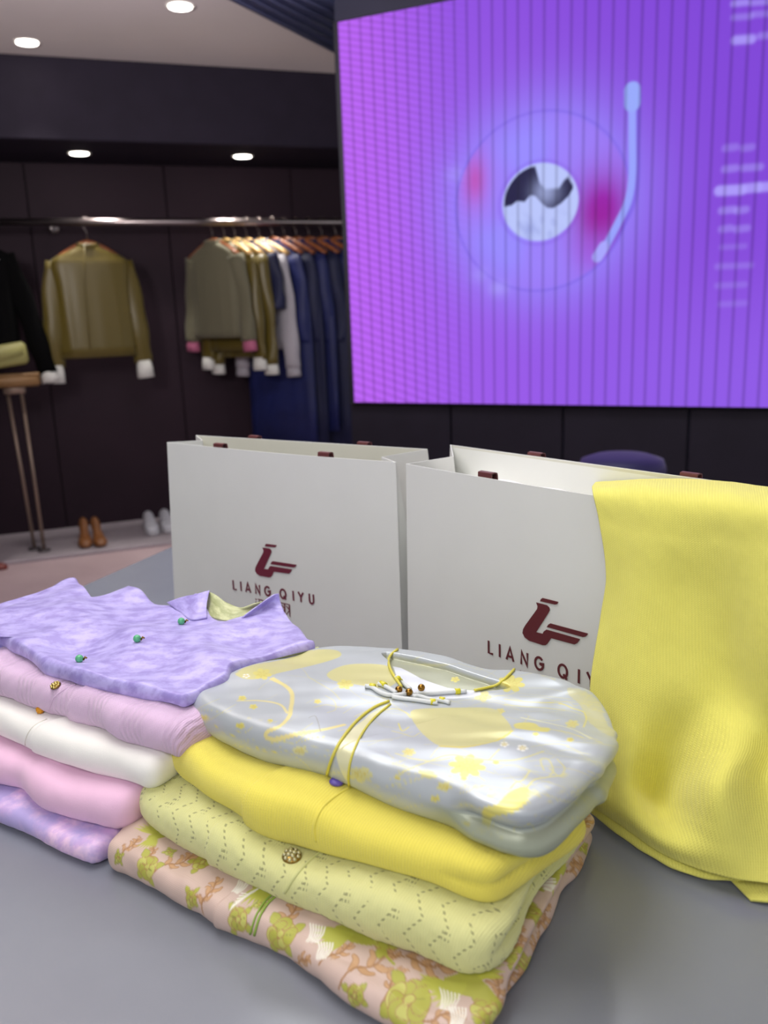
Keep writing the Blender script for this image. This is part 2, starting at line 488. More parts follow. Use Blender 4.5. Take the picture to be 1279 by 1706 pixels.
# back wall: backing and separate panels
wb = struct('wall_back', MB().box(WA+WD*.4-WN*.06+UP*1.25, (3.6, .04, 1.25), AX), m_wallb, smooth=False)
seams = [wallpt(x, 600, 0) for x in (-160, 78, 300, 520)]
ss = [float((p-WA)@WD) for p in seams]; step = ss[2]-ss[1]
s0 = ss[1]-step*3
pm = None
for k in range(8):
    o = mesh('wall_panel', *(lambda b: (b.v, b.f))(MB().box(wc(s0+step*(k+.5), -.011, 1.25), (step/2-.003, .011, 1.245), AX, .003)), m_wall, wb, smooth=False)
# left wall closes the corner at the left of the frame
LW = wc(float((wallpt(-230, 500, 0)-WA)@WD), 0, 0)
struct('wall_left', MB().box(LW+WN*2.4-WD*.05+UP*1.25, (.05, 2.4, 1.25), AX), m_wall, smooth=False)
# low raised grey strip along the wall
struct('trim_1', MB().box(wc(.4, .33, .01), (3.4, .33, .01), AX, .004), m_floor2, smooth=False)
# soffit: dark bulkhead hanging from the ceiling along the back wall
zs = float(wallpt(0, 240, .55)[2])
struct('trim_2', MB().box(wc(.4, .36, (ZC+zs)/2), (3.5, .35, (ZC-zs)/2), AX, .004), m_soffit, smooth=False)
# grey-blue recessed ceiling track at the upper middle
m_cove = plain('cove_metal', (70, 76, 110), .45, .3)
P_ = [onz(x, y, ZC) for x, y in ((370, -22), (600, 98), (600, 10), (520, -22))]
mb = MB(); mb.add([p-UP*.002 for p in P_]+[p-UP*.035 for p in P_], [(0, 1, 2, 3), (4, 7, 6, 5), (0, 4, 5, 1), (1, 5, 6, 2), (2, 6, 7, 3), (3, 7, 4, 0)])
vt = thing('ceiling_vent', 'blue-grey ceiling vent beside the top left corner of the purple screen', 'ceiling vent', tuple(P_[0]-UP*.04))
mb.put('frame', m_cove, vt, smooth=False)
m_slat = plain('vent_slat', (52, 56, 84), .5)
for k in range(5):
    f_ = .12+.19*k
    a = P_[0]*(1-f_)+P_[3]*f_; b = P_[1]*(1-f_)+P_[2]*f_
    MB().tube([a-UP*.041, b-UP*.041], (.006), 6).put('slat', m_slat, vt)

# ------------------------------------------------------------------ downlights
m_trim = plain('white_lamp_trim', (225, 222, 216), .4)
m_lens = glow('lamp_lens', (255, 246, 236), 14)
def downlight(loc, label, power, aim):
    d = thing('ceiling_downlight', label, 'downlight', loc, None)
    MB().lathe([(.052, -.001), (.060, -.004), (.062, 0.0)], loc, 28).put('trim_ring', m_trim, d)
    MB().lathe([(.046, -.006), (.046, -.002)], loc, 24).put('lens', m_lens, d)
    L = spot('downlight_beam', (loc[0], loc[1], loc[2]-.02), aim, power, 75, .7)
    return d
p = onz(300, 10, ZC-.001); downlight(p, 'round white downlight at the top edge of the photo in the pale ceiling', 14, p-UP*2+np.array([0, -.2, 0]))
p = onz(45, 70, ZC-.001); downlight(p, 'round white downlight nearest the left edge in the pale ceiling', 14, p-UP*2)
p = onz(132, 255, zs-.001); downlight(p, 'round downlight under the dark soffit above the olive jacket', 34, p-UP*2-WN*.14); pl1 = p
p = onz(404, 260, zs-.001); downlight(p, 'round downlight under the dark soffit above the row of hung clothes', 34, p-UP*2-WN*.14)

# ------------------------------------------------------------------ screen wall and LED screen
SP = CO + ray(590, 670)*(3.8/float(ray(590, 670)@fw))
SD = vec2(-25.5); SN = np.array([SD[1], -SD[0], 0.0])
SAX = np.array([SD, SN, UP])
def spt(px, py, off=0.0): return onpl(px, py, SP+SN*off, SN)
def suv(px, py):
    p = spt(px, py); return float((p-SP)@SD), float(p[2])
zb_, zt_ = SP[2], float(spt(558, 38)[2])
wl = float((spt(585, 690, -.04)-SP)@SD)-.012
m_scrwall = plain('dark_screen_wall', (32, 28, 38), .6, spec=.2, var=.1)
m_scrtop = plain('dark_blue_wall', (34, 34, 58), .6, var=.08)
wr = struct('wall_right', MB().box(SP*[1, 1, 0]+SD*(wl+1.6)-SN*.17+UP*1.245, (1.6, .10, 1.243), SAX), m_scrtop, smooth=False)
gx = [suv(x, 705)[0] for x in (745, 930, 1145)]
gw = (gx[2]-gx[0])/2
for k in range(-1, 6):
    a = gx[0]+gw*k; b = a+gw
    a = max(a, wl)
    mesh('wall_panel', *(lambda q: (q.v, q.f))(MB().box(SP*[1, 1, 0]+SD*((a+b)/2)-SN*.05+UP*((zb_-.01)/2), ((b-a)/2-.004, .012, (zb_-.012)/2), SAX, .003)), m_scrwall, wr, smooth=False)
scr = thing('led_screen', 'large glowing purple video wall screen showing a record player', 'screen', tuple(SP*[1, 1, 0]+SD*1.1+UP*zb_))
SW = 2.5
m_case = plain('screen_casing', (16, 16, 30), .5)
MB().box(SP*[1, 1, 0]+SD*(SW/2-.012)-SN*.034+UP*((zb_+zt_)/2), (SW/2+.012, .032, (zt_-zb_)/2+.006), SAX, .003).put('casing', m_case, scr, smooth=False)
# the picture on the screen, evaluated per pixel of the panel
NU, NV = 620, 400
us = np.linspace(0, SW, NU); vs = np.linspace(zb_, zt_, NV)
U, W = np.meshgrid(us, vs)
V = (SP*[1, 1, 0])[None, None]+SD[None, None]*U[..., None]+UP*W[..., None]
def mixc(c, rgb, a):
    return c*(1-a[..., None])+np.array(lin(rgb))*a[..., None]
H = zt_-zb_
fx = np.clip(U/1.75, 0, 1.3); fy = (W-zb_)/H
colr = np.zeros((NV, NU, 3))+np.array(lin((160, 92, 236)))
colr = mixc(colr, (126, 66, 214), sstep(.05, 1.0, fx*.75+fy*.35))
colr = mixc(colr, (144, 92, 232), sstep(.45, .05, fy)*sstep(.2, .8, fx)*.8)
colr = mixc(colr, (196, 98, 240), sstep(.32, .0, fx)*.55)
dc = np.array(suv(903, 335))                                   # centre of the record
def D(px, py): return np.array(suv(px, py))
ru = (D(1052, 335)-D(757, 335))[0]/2; rv = (D(905, 182)-D(905, 486))[1]/2
dcu = (D(1052, 335)[0]+D(757, 335)[0])/2; dcv = (D(905, 182)[1]+D(905, 486)[1])/2
rr = np.hypot((U-dcu)/ru, (W-dcv)/rv)
halo = np.exp(-((np.maximum(rr-.55, 0))/.62)**2)
colr = mixc(colr, (150, 136, 255), np.clip(halo*1.05, 0, 1))
colr = mixc(colr, (156, 118, 246), sstep(.99, .93, rr)*.55*sstep(.3, .9, np.abs(np.sin(np.arctan2(W-dcv, U-dcu)*1.5+.4))))
colr = mixc(colr, (120, 92, 226), np.exp(-((rr-.985)/.014)**2)*.6)
colr = mixc(colr, (128, 92, 226), np.exp(-((rr-.46)/.02)**2)*.4)
def blob(px, py, wx, wy, rgb, a):
    global colr
    c = D(px, py); s1 = abs(D(px+wx, py)[0]-c[0]); s2 = abs(D(px, py+wy)[1]-c[1])
    m = np.exp(-(((U-c[0])/s1)**2+((W-c[1])/s2)**2))*a*sstep(.985, .96, rr)
    colr = mixc(colr, rgb, np.clip(m, 0, 1))
blob(790, 302, 24, 46, (186, 84, 200), .8)
blob(792, 300, 12, 26, (190, 66, 160), .45)
blob(1003, 345, 50, 66, (150, 24, 176), 1.05)
blob(998, 365, 34, 40, (150, 6, 146), .7)
blob(985, 420, 36, 36, (160, 60, 205), .45)
# faint glints at the lower left of the disc
for (px, py, a) in ((830, 480, .6), (800, 458, .35), (757, 290, .35)):
    c = D(px, py); m = np.exp(-(((U-c[0])/.04)**2+((W-c[1])/.03)**2))*a
    colr = mixc(colr, (170, 158, 255), m)
# round picture in the middle: pale with a black mountain-like band
ic = D(899, 337); ir = (D(963, 337)[0]-D(836, 337)[0])/2; iv = (D(899, 272)[1]-D(899, 402)[1])/2
r2 = np.hypot((U-ic[0])/ir, (W-ic[1])/iv)
inn = sstep(1.02, .97, r2)
colr = mixc(colr, (184, 196, 250), inn)
x_ = (U-ic[0])/ir; y_ = (W-ic[1])/iv
colr = mixc(colr, (120, 130, 205), inn*np.exp(-((x_+.28)/.16)**2-((y_+.68)/.2)**2)*.5)
colr = mixc(colr, (140, 150, 215), inn*np.clip(waves(x_, y_, 3, .35), 0, 1)*.3*sstep(-.1, -.5, y_))
low = .0-.17*sstep(-1, -.55, x_)*0+np.interp(x_, [-1, -.75, -.6, -.4, -.25, -.12, .05, .2, .35, .55, .75, .9], [-.05, -.02, .08, .04, .2, .17, -.03, -.16, -.18, -.08, .1, .35])
top = np.interp(x_, [-1, -.7, -.3, -.12, .0, .15, .5, .62, .72, .8, .9], [.95, .98, .98, .95, .5, .34, .34, .52, .6, .46, .32])
blk = sstep(-.03, .03, y_-low)*sstep(-.04, .08, top-y_)*(x_ < .86)*sstep(.97, .93, r2)
soft_ = np.clip(1-np.exp(-((x_-.15)/.33)**2-((y_-.25)/.35)**2)*.6, 0, 1)
colr = mixc(colr, (20, 16, 62), blk*soft_)
# tone arm
def arm(pts, wpx, rgb, a=1.0, soft=.006):
    global colr
    q = np.array([D(*p_) for p_ in catmull(pts, 24)]); wq = abs(D(pts[0][0]+wpx, pts[0][1])[0]-D(*pts[0])[0])
    d = np.full(U.shape, 9.0)
    for a_, b_ in zip(q[:-1], q[1:]):
        ab = b_-a_; tt = np.clip(((U-a_[0])*ab[0]+(W-a_[1])*ab[1])/(ab@ab), 0, 1)
        d = np.minimum(d, np.hypot(U-a_[0]-tt*ab[0], W-a_[1]-tt*ab[1]))
    colr = mixc(colr, rgb, sstep(wq/2+soft, wq/2-soft*.3, d)*a)
arm([(1060, 160), (1058, 230), (1058, 290), (1052, 335), (1035, 372), (1012, 410)], 15, (108, 84, 220), .45)
arm([(1053, 160), (1053, 230), (1053, 290), (1046, 335), (1030, 370), (1008, 412)], 11, (150, 160, 252))
arm([(1053, 150), (1053, 172)], 25, (150, 168, 250)); arm([(1006, 411), (995, 428)], 16, (166, 164, 252))
# blurred lines of pale captions at the right
for (x0, x1, y, h_, a) in ((1222, 1242, 4, 6, .6), (1250, 1279, 3, 5, .5), (1222, 1250, 27, 6, .35), (1255, 1290, 22, 6, .35), (1225, 1252, 65, 10, .75), (1266, 1290, 58, 7, .4), (1208, 1225, 245, 8, .3), (1238, 1252, 245, 8, .3), (1207, 1225, 280, 8, .4), (1238, 1266, 278, 8, .4), (1198, 1235, 316, 13, .85), (1243, 1262, 312, 12, .75), (1266, 1290, 310, 12, .75), (1202, 1222, 349, 8, .45), (1228, 1242, 349, 8, .4), (1202, 1216, 380, 8, .35), (1226, 1244, 380, 8, .35), (1202, 1240, 410, 5, .2), (1195, 1250, 442, 6, .25), (1195, 1240, 474, 6, .22), (1200, 1240, 505, 6, .2)):
    arm([(x0, y+2), ((x0+x1)/2, y+1), (x1, y)], h_, (176, 160, 255), a, .012)
mb_f = [(j*NU+i, j*NU+i+1, (j+1)*NU+i+1, (j+1)*NU+i) for j in range(NV-1) for i in range(NU-1)]
t = NT('led_picture'); at = t.n('ShaderNodeAttribute', attribute_name='pattern')
u_, v_ = uvxy(t)
per = suv(1145, 560)[0]-suv(1121.5, 560)[0]
# dark columns between the strips of diodes, fading in from the left
ph = t.math('PINGPONG', u_, per/2)
st = t.math('SUBTRACT', 1.0, t.n('ShaderNodeMath').outputs[0]) if False else None
mr = t.n('ShaderNodeMapRange', interpolation_type='SMOOTHSTEP'); t.l(ph, mr.inputs[0])
mr.inputs[1].default_value = 0; mr.inputs[2].default_value = per*.20; mr.inputs[3].default_value = .68; mr.inputs[4].default_value = 1.0
# wavy rows near the left edge
dd = t.math('SQRT', t.math('ADD', t.math('POWER', t.math('ADD', u_, .9), 2.0), t.math('POWER', t.math('MULTIPLY', t.math('SUBTRACT', v_, zb_+.62*H), .9), 2.0)))
wv = t.math('SINE', t.math('ADD', t.math('MULTIPLY', v_, 230.0), t.math('MULTIPLY', dd, 75.0)))
m2 = t.n('ShaderNodeMapRange', interpolation_type='SMOOTHSTEP'); t.l(u_, m2.inputs[0])
m2.inputs[1].default_value = .18; m2.inputs[2].default_value = .62; m2.inputs[3].default_value = .13; m2.inputs[4].default_value = 0.0
row = t.math('ADD', 1.0, t.math('MULTIPLY', wv, m2.outputs[0]))
mul = t.math('MULTIPLY', mr.outputs[0], row)
c2 = t.n('ShaderNodeVectorMath', operation='SCALE'); t.l(at.outputs['Color'], c2.inputs[0]); t.l(mul, c2.inputs[3])
t.b.inputs['Base Color'].default_value = (.01, .01, .015, 1); t.b.inputs['Roughness'].default_value = .6
t.b.inputs['Specular IOR Level'].default_value = .1
t.l(c2.outputs[0], t.b.inputs['Emission Color']); t.b.inputs['Emission Strength'].default_value = 1.0
so = mesh('display_panel', V.reshape(-1, 3)+SN*.0005, mb_f, t.m, scr, smooth=False, uv=np.c_[U.ravel(), W.ravel()], label='lit picture area of the screen')
set_colors(so, colr.reshape(-1, 3))

# ================================================================== CLOTHES RAIL AND THINGS ON IT
m_chrome = plain('rail_metal', (150, 140, 140), .28, 1.0, var=.03)
m_hang = plain('orange_wood', (146, 82, 44), .4, var=.15, scale=30)
m_hangl = plain('light_wood', (226, 184, 120), .35, var=.1, scale=30)
m_hook = plain('hanger_hook', (120, 110, 108), .3, 1.0)
ROFF, RZ = .35, float(wallpt(0, 370, .35)[2])
rs = lambda px: float((wallpt(px, 370, ROFF)-WA)@WD)
rl = thing('clothes_rail', 'long horizontal metal clothes rail along the dark back wall', 'clothes rail', tuple(wc(0, ROFF, RZ)))
MB().tube([wc(rs(-150), ROFF, RZ), wc(rs(700), ROFF, RZ)], .019, 16).put('rail', m_chrome, rl)
for s_ in (rs(-100), rs(90), rs(660)):
    MB().tube([wc(s_, ROFF-.01, RZ), wc(s_, .004, RZ)], .010, 10).put('bracket', m_chrome, rl)
    MB().lathe([(.03, 0), (.03, .006), (.012, .008)], wc(s_, .0, RZ), 18, np.array([WD, UP, WN])).put('wall_plate', m_chrome, rl)

def hanger(px, yaw, label, mat, zoff=0.0, span=.20, group=None):
    """ wooden hanger: hook over the rail, curved shoulder bar. yaw 0 = facing the room """
    base = wc(rs(px), ROFF, RZ)
    h = thing('clothes_hanger', label, 'hanger', tuple(base), group)
    X = WD*math.cos(yaw)+WN*math.sin(yaw)
    zt = -.085+zoff
    pts = [base+WN*.0+UP*(.022*math.sin(a)+.003)+X*(.022*math.cos(a)) for a in np.linspace(R(-20), R(190), 10)][::-1]
    pts = pts[::-1]+[base+UP*(-.03)+X*-.012, base+UP*(-.05), base+UP*zt]
    MB().tube(pts, .0028, 8).put('hook', m_hook, h)
    bar = [base+X*x+UP*(zt-.012-.085*(abs(x)/span)**1.35) for x in np.linspace(-span, span, 15)]
    rad = [(.012+.006*(1-abs(x)), .007+.016*(abs(x))**3) for x in np.linspace(-1, 1, 15)]
    MB().tube(bar, rad, 10, up=UP).put('shoulder_bar', mat, h)
    return h, base, X
def body_loft(base, X, prof, N=40, seed=1, rip=.004, open_=.0):
    """ prof rows: z, half width, half thickness, shift along x """
    Y = np.cross(UP, X); rings = []
    prof = catmull(np.array(prof, float), 26)
    for (z, hw, ht, sh) in prof:
        rg = []
        for k in range(N):
            a = 2*math.pi*k/N; c, s_ = math.cos(a), math.sin(a)
            x = hw*math.copysign(abs(c)**.8, c); y = ht*math.copysign(abs(s_)**.75, s_)
            wv_ = rip*min(1, max(0, -z*2.2))*math.sin(x*95+seed*2.1+z*4)
            rg.append(base+X*(x+sh)+Y*(y+wv_)+UP*z)
        rings.append(rg)
    return MB().loft(rings)
def jacket(px, yaw, label, mat, cuff=None, zoff=0.0, L=.50, W_=.19, T_=.05, spread=.10, name='jacket', cat='jacket', seed=1, cuffm=None, group=None, hemw=None, sleeve=True, clen=.05, sl=.46, hm=None, arm_fwd=.0):
    base = wc(rs(px), ROFF, RZ); X = WD*math.cos(yaw)+WN*math.sin(yaw); Y = np.cross(UP, X)
    j = thing(name, label, cat, tuple(base+UP*(-.1+zoff-L)), group)
    z0 = -.088+zoff; hw = hemw or W_*.95
    body_loft(base, X, [(z0+.012, .055, .03, 0), (z0-.008, .085, .038, 0), (z0-.05, W_*.84, T_*.75, 0), (z0-.09, W_*.98, T_*.9, 0), (z0-.2, W_*.92, T_, 0), (z0-.35, hw*.98, T_*1.05, 0), (z0-L, hw, T_*1.15, 0)], seed=seed).put('body', mat, j)
    MB().tube([base+X*(.056*math.cos(a))+Y*(.034*math.sin(a))+UP*(z0+.018+.006*math.sin(a)) for a in np.linspace(0, 2*math.pi, 25)], (.007), 8).put('collar', mat, j)
    if sleeve:
        for s_ in (-1, 1):
            p0 = base+X*(s_*W_*.80)+UP*(z0-.075); p3 = base+X*(s_*(W_*.95+spread))+Y*(-arm_fwd)+UP*(z0-.07-sl)
            pts = catmull([p0, p0*.6+p3*.4+X*s_*.015, p0*.25+p3*.75+X*s_*.008, p3], 14)
            rad = [(.030+.012*math.sin(k*.5+seed), .062-.001*k+.004*math.sin(k*1.3+seed)) for k in range(14)]
            MB().tube(pts, rad, 14, up=Y).put('sleeve', mat, j)
            if cuffm:
                d = n2(pts[-1]-pts[-2])
                MB().tube([pts[-1]-d*.012, pts[-1]+d*clen*.4, pts[-1]+d*clen], [(.030, .040), (.034, .046), (.033, .048)], 14, up=Y).put('cuff', cuffm, j)
    return j, base, X, Y
m_olive = damask('olive_satin', (80, 68, 16), (98, 84, 24), None, 20, .42, .2)
m_sage = damask('sage_wool', (94, 90, 70), (110, 106, 84), None, 40, .8, .2)
m_cuffw = plain('white_cuff', (214, 214, 208), .7)
m_pinkcuff = plain('pink_cuff', (178, 96, 128), .7)
m_black = plain('black_wool', (4, 4, 5), .9, spec=.1)
m_navy = plain('navy_cloth', (18, 28, 86), .6, var=.2)
m_navy2 = plain('deep_navy_cloth', (16, 22, 62), .65, var=.2)
m_blueg = plain('pale_blue_cloth', (122, 130, 160), .7)
m_greyw = plain('pale_grey_cloth', (172, 168, 176), .7)

# the olive jacket facing the room
hanger(142, R(-6), 'orange wooden hanger inside the olive jacket at the left of the rail', m_hang, -.01, .17)
j, base, X, Y = jacket(142, R(-6), 'olive satin jacket with turned white cuffs hanging alone facing the room', m_olive, zoff=-.045, L=.585, W_=.215, T_=.06, spread=.035, cuffm=m_cuffw, sl=.56, clen=.085, seed=4)
MB().tube([base+X*x-Y*(-.0)+Y*(-.062)*0+WN*.066+UP*z for x, z in ((-.02, -.12), (-.04, -.3), (-.045, -.5), (-.05, -.67))], .004, 6).put('front_seam', m_olive, j)
# the row seen from the side
row = [(352, 'sage', .50, 62), (372, 'olive', .60, 60), (392, 'olive', .62, 58), (412, 'navy', .5, 58), (436, 'grey', .66, 52)]
hl = [hanger(px, R(yw), lb, mt, -.005, .2) for px, yw, lb, mt in (
    (352, 58, 'wooden hanger holding the sage jacket, first of the packed row', m_hang),
    (372, 56, 'pale wooden hanger holding the shorter olive jacket beside the sage one', m_hangl),
    (390, 54, 'pale wooden hanger holding the longer olive jacket, third of the packed row', m_hangl),
    (409, 54, 'pale wooden hanger holding the short dark top, fourth of the packed row', m_hangl),
    (430, 52, 'pale wooden hanger holding the grey and blue blouse, brightest of the row', m_hangl))]
jacket(352, R(58), 'sage grey jacket with pink cuffs, first garment of the packed row', m_sage, zoff=-.034, L=.52, W_=.21, T_=.05, spread=.04, cuffm=m_pinkcuff, sl=.47, seed=2, clen=.06)
jacket(372, R(56), 'olive jacket with white cuffs directly behind the sage jacket', m_olive, zoff=-.034, L=.60, W_=.20, T_=.022, spread=.02, cuffm=m_cuffw, sl=.58, seed=5, clen=.06)
jacket(390, R(54), 'longer olive jacket with white cuffs, third garment of the packed row', m_olive, zoff=-.034, L=.64, W_=.20, T_=.022, spread=.02, cuffm=m_cuffw, sl=.61, seed=7, clen=.06)
jacket(409, R(54), 'short dark navy top between olive jacket and grey blouse', m_navy2, zoff=-.034, L=.46, W_=.19, T_=.03, spread=.02, sl=.3, seed=8, name='navy_top', cat='top')
j, b_, X_, Y_ = jacket(430, R(52), 'pale grey and blue long blouse beside the navy dresses', m_greyw, zoff=-.034, L=.60, W_=.16, T_=.022, spread=.04, cuffm=m_greyw, sl=.64, seed=9, name='blouse', cat='blouse')
body_loft(b_-X_*.02, X_, [(-.14, .06, .028, -.05), (-.3, .10, .035, -.05), (-.55, .11, .036, -.05)], seed=3).put('blue_front', m_blueg, j, label='pale blue front of the blouse')
for i, (px, yw, L, mt, lb) in enumerate(((452, 50, 1.16, m_navy, 'long navy dress nearest the grey blouse in the packed row'), (472, 50, 1.2, m_navy2, 'long deep navy dress, second of the navy dresses'), (492, 50, 1.1, m_navy, 'long navy dress, third of the navy dresses'), (513, 50, 1.22, m_navy2, 'long deep navy dress, fourth of the navy dresses'), (535, 50, 1.18, m_navy, 'long navy dress, fifth of the navy dresses'), (558, 50, 1.2, m_navy2, 'long deep navy dress at the row end by the screen wall'))):
    hanger(px, R(yw), 'orange hanger of the '+lb.replace('long ', ''), m_hang, 0, .2)
    jacket(px, R(yw), lb, mt, zoff=-.034, L=L, W_=.17, T_=.022, spread=.02, sl=.5, seed=10+i, name='long_dress', cat='dress', hemw=.24, group=None)
# black coat cut by the left edge of the frame
hanger(-66, R(10), 'wooden hanger of the black coat at the left edge', m_hang, 0, .18)
j, b_, X_, Y_ = jacket(-66, R(10), 'black coat with white collar cut by the left edge of the photo', m_black, zoff=-.01, L=.60, W_=.23, T_=.08, spread=.12, sl=.62, seed=3, cuffm=m_cuffw, name='coat', cat='coat')
MB().tube([b_+X_*.10+WN*.06+UP*(-.13), b_+X_*.155+WN*.07+UP*(-.20)], [(.012, .02), (.012, .03)], 10).put('lapel', m_cuffw, j, label='white lapel')

# ------------------------------------------------------------------ two-legged brass stand with a leather board and folded cloth
m_brass = plain('brushed_brass', (150, 130, 116), .4, .6, var=.05)
m_tan = plain('tan_leather', (132, 98, 58), .5, var=.12)
m_sagec = plain('sage_green_leather', (150, 146, 88), .5)
B1 = onz(58, 915, .02); B2 = onz(74, 918, .02)
hz = onpl(22, 655, B1, WN); top1 = onpl(13, 655, B1-WN*.02, WN); top2 = onpl(36, 655, B1-WN*.0, WN)
zt0 = float(top2[2])
sd = thing('display_stand', 'brass display stand with two slanting legs at the left by the wall', 'stand', tuple(B1*[1, 1, 0]+UP*.02))
for a, b in ((B1, top1), (B2, top2)):
    MB().tube([a+UP*.012, b], .0095, 12).put('leg', m_brass, sd)
    MB().lathe([(.012, 0), (.035, .001), (.034, .008), (.014, .014)], a, 20).put('foot', plain('dark_foot', (70, 62, 66), .5), sd)
MB().box(top1*.5+top2*.5+UP*.02-WD*.0, (.055, .03, .024), AX, .006).put('collar', m_brass, sd)
tb = onpl(30, 636, B1, WN)
tc_ = thing('tan_box', 'tan leather box lying on top of the brass stand', 'box', tuple(tb-UP*.02))
MB().box(tb-WD*.03+UP*.006, (.14, .06, .030), AX, .01).put('box_body', m_tan, tc_)
MB().box(tb-WD*.03+UP*.037, (.142, .062, .006), AX, .004).put('lid', m_tan, tc_)
gb = onpl(0, 605, B1, WN)
g_ = thing('handbag', 'sage green clutch bag lying on the tan box at the left edge', 'bag', tuple(gb-UP*.03))
RX = np.array([WD*math.cos(.12)+UP*math.sin(.12), WN, -WD*math.sin(.12)+UP*math.cos(.12)])
MB().box(gb-WD*.03+UP*.030, (.17, .05, .058), RX, .016).put('bag_body', m_sagec, g_)
MB().prism([(-.165, .04), (.165, .04), (.15, -.01), (0, -.03), (-.15, -.01)], gb-WD*.03+UP*.03+WN*.0505, RX[0], RX[2], WN, .004).put('flap', m_sagec, g_)

# ------------------------------------------------------------------ shoes
def shoe_loft(P, dirv, L, W_, sec, mat, name, parent, n=16, **k):
    """ sec rows: along 0..1, half width factor, bottom z, top z """
    side = np.cross(UP, dirv); sec = catmull(np.array(sec, float), 22); rings = []
    for (a, wf, z0_, z1_) in sec:
        rg = []
        for q in range(n):
            an = 2*math.pi*q/n
            y = math.cos(an); z = math.sin(an)
            zz = z0_+(z1_-z0_)*(.5+.5*math.copysign(abs(z)**.7, z))
            rg.append(P+dirv*(a*L)+side*(wf*W_*math.copysign(abs(y)**.8, y)*(1-.25*max(0, z)))+UP*zz)
        rings.append(rg)
    return MB().loft(rings).put(name, mat, parent, **k)
m_shoe = plain('tan_shoe_leather', (128, 80, 42), .45, var=.1)
m_shoed = plain('brown_shoe_inner', (88, 48, 34), .5)
for (px, py, lb) in ((143, 912, 'left shoe of the brown high heeled pair on the floor by the wall'), (168, 910, 'right shoe of the brown high heeled pair on the floor by the wall')):
    P = onz(px, py, .02); dv = n2(WN+WD*(.08 if px > 150 else -.02))
    P = P-dv*.18
    s_ = thing('heeled_shoe', lb, 'shoe', tuple(P), 'brown heels by the wall')
    shoe_loft(P, dv, .22, .038, [(0, .55, .075, .135), (.1, .7, .072, .125), (.35, .62, .045, .085), (.6, .9, .012, .055), (.8, 1.0, .004, .048), (.94, .7, .004, .035), (1.0, .25, .008, .02)], m_shoe, 'upper', s_)
    shoe_loft(P+UP*.004, dv, .16, .029, [(.06, .5, .10, .128), (.3, .6, .07, .088), (.6, .85, .045, .058), (.75, .3, .045, .052)], m_shoed, 'insole', s_, label='dark brown inside of the shoe')
    MB().tube([P+dv*.022+UP*.085, P+dv*.012+UP*.03, P+dv*.012+UP*.001], [(.02, .022), (.010, .011), (.008, .009)], 10).put('heel', m_shoed, s_)
m_wh = plain('white_sneaker', (206, 206, 214), .6); m_wh2 = plain('white_rubber', (190, 188, 194), .5)
for (px, py, lb) in ((256, 893, 'left white sneaker of the pair beside the bag'), (284, 889, 'right white sneaker half hidden behind the bag')):
    P = onz(px, py, .02); dv = n2(WN); P = P-dv*.27
    s_ = thing('white_sneaker', lb, 'shoe', tuple(P), 'white sneakers by the wall')
    shoe_loft(P, dv, .27, .048, [(0, .6, .0, .028), (.06, .8, 0, .03), (.4, .75, 0, .026), (.75, 1.0, 0, .026), (.95, .7, 0, .026), (1, .4, .004, .022)], m_wh2, 'sole', s_)
    shoe_loft(P, dv, .26, .043, [(.02, .55, .02, .09), (.1, .75, .02, .10), (.35, .72, .02, .095), (.55, .8, .02, .072), (.8, .95, .02, .055), (.97, .6, .02, .04)], m_wh, 'upper', s_)
    for q in range(3):
        a = P+dv*(.12+.03*q)+UP*(.092-.010*q); sdv = np.cross(UP, dv)
        MB().tube([a-sdv*.02, a+UP*.003, a+sdv*.02], .003, 6).put('lace', m_wh, s_)
P = onz(12, 948, 0); dv = n2(WD+WN*.4)
s_ = thing('red_flat_shoe', 'dark red flat shoe on the floor at the left edge', 'shoe', tuple(P-dv*.2))
shoe_loft(P-dv*.2, dv, .2, .036, [(0, .6, 0, .045), (.15, .75, 0, .04), (.5, .7, 0, .03), (.8, .9, 0, .035), (.96, .6, 0, .025), (1, .3, .004, .018)], plain('red_leather', (120, 46, 40), .4), 'upper', s_)
shoe_loft(P-dv*.2-UP*.0, dv, .2, .037, [(0, .6, 0, .006), (.5, .72, 0, .006), (.8, .93, 0, .006), (1, .35, 0, .006)], m_shoed, 'sole', s_)

# round dark blue stool behind the right-hand bag
m_stool = plain('dark_blue_velvet', (20, 14, 66), .6, sheen=.3)
SQ = onz(1010, 757, .72); SQ = spt(1036, 755, .55); SZ = float(SQ[2])
st_ = thing('round_stool', 'dark blue round stool seen just above the rim of the right bag', 'stool', (SQ[0], SQ[1], 0))
c_ = np.array([SQ[0], SQ[1], 0.0])
MB().lathe([(.02, SZ-.12), (.11, SZ-.12), (.135, SZ-.10), (.14, SZ-.05), (.13, SZ-.02), (.09, SZ-.006), (.02, SZ)], c_, 32).put('seat', m_stool, st_)
for a in (45, 135, 225, 315):
    v = vec2(a); MB().tube([c_+v*.10+UP*(SZ-.11), c_+v*.16+UP*.0], .012, 10).put('leg', m_brass, st_)

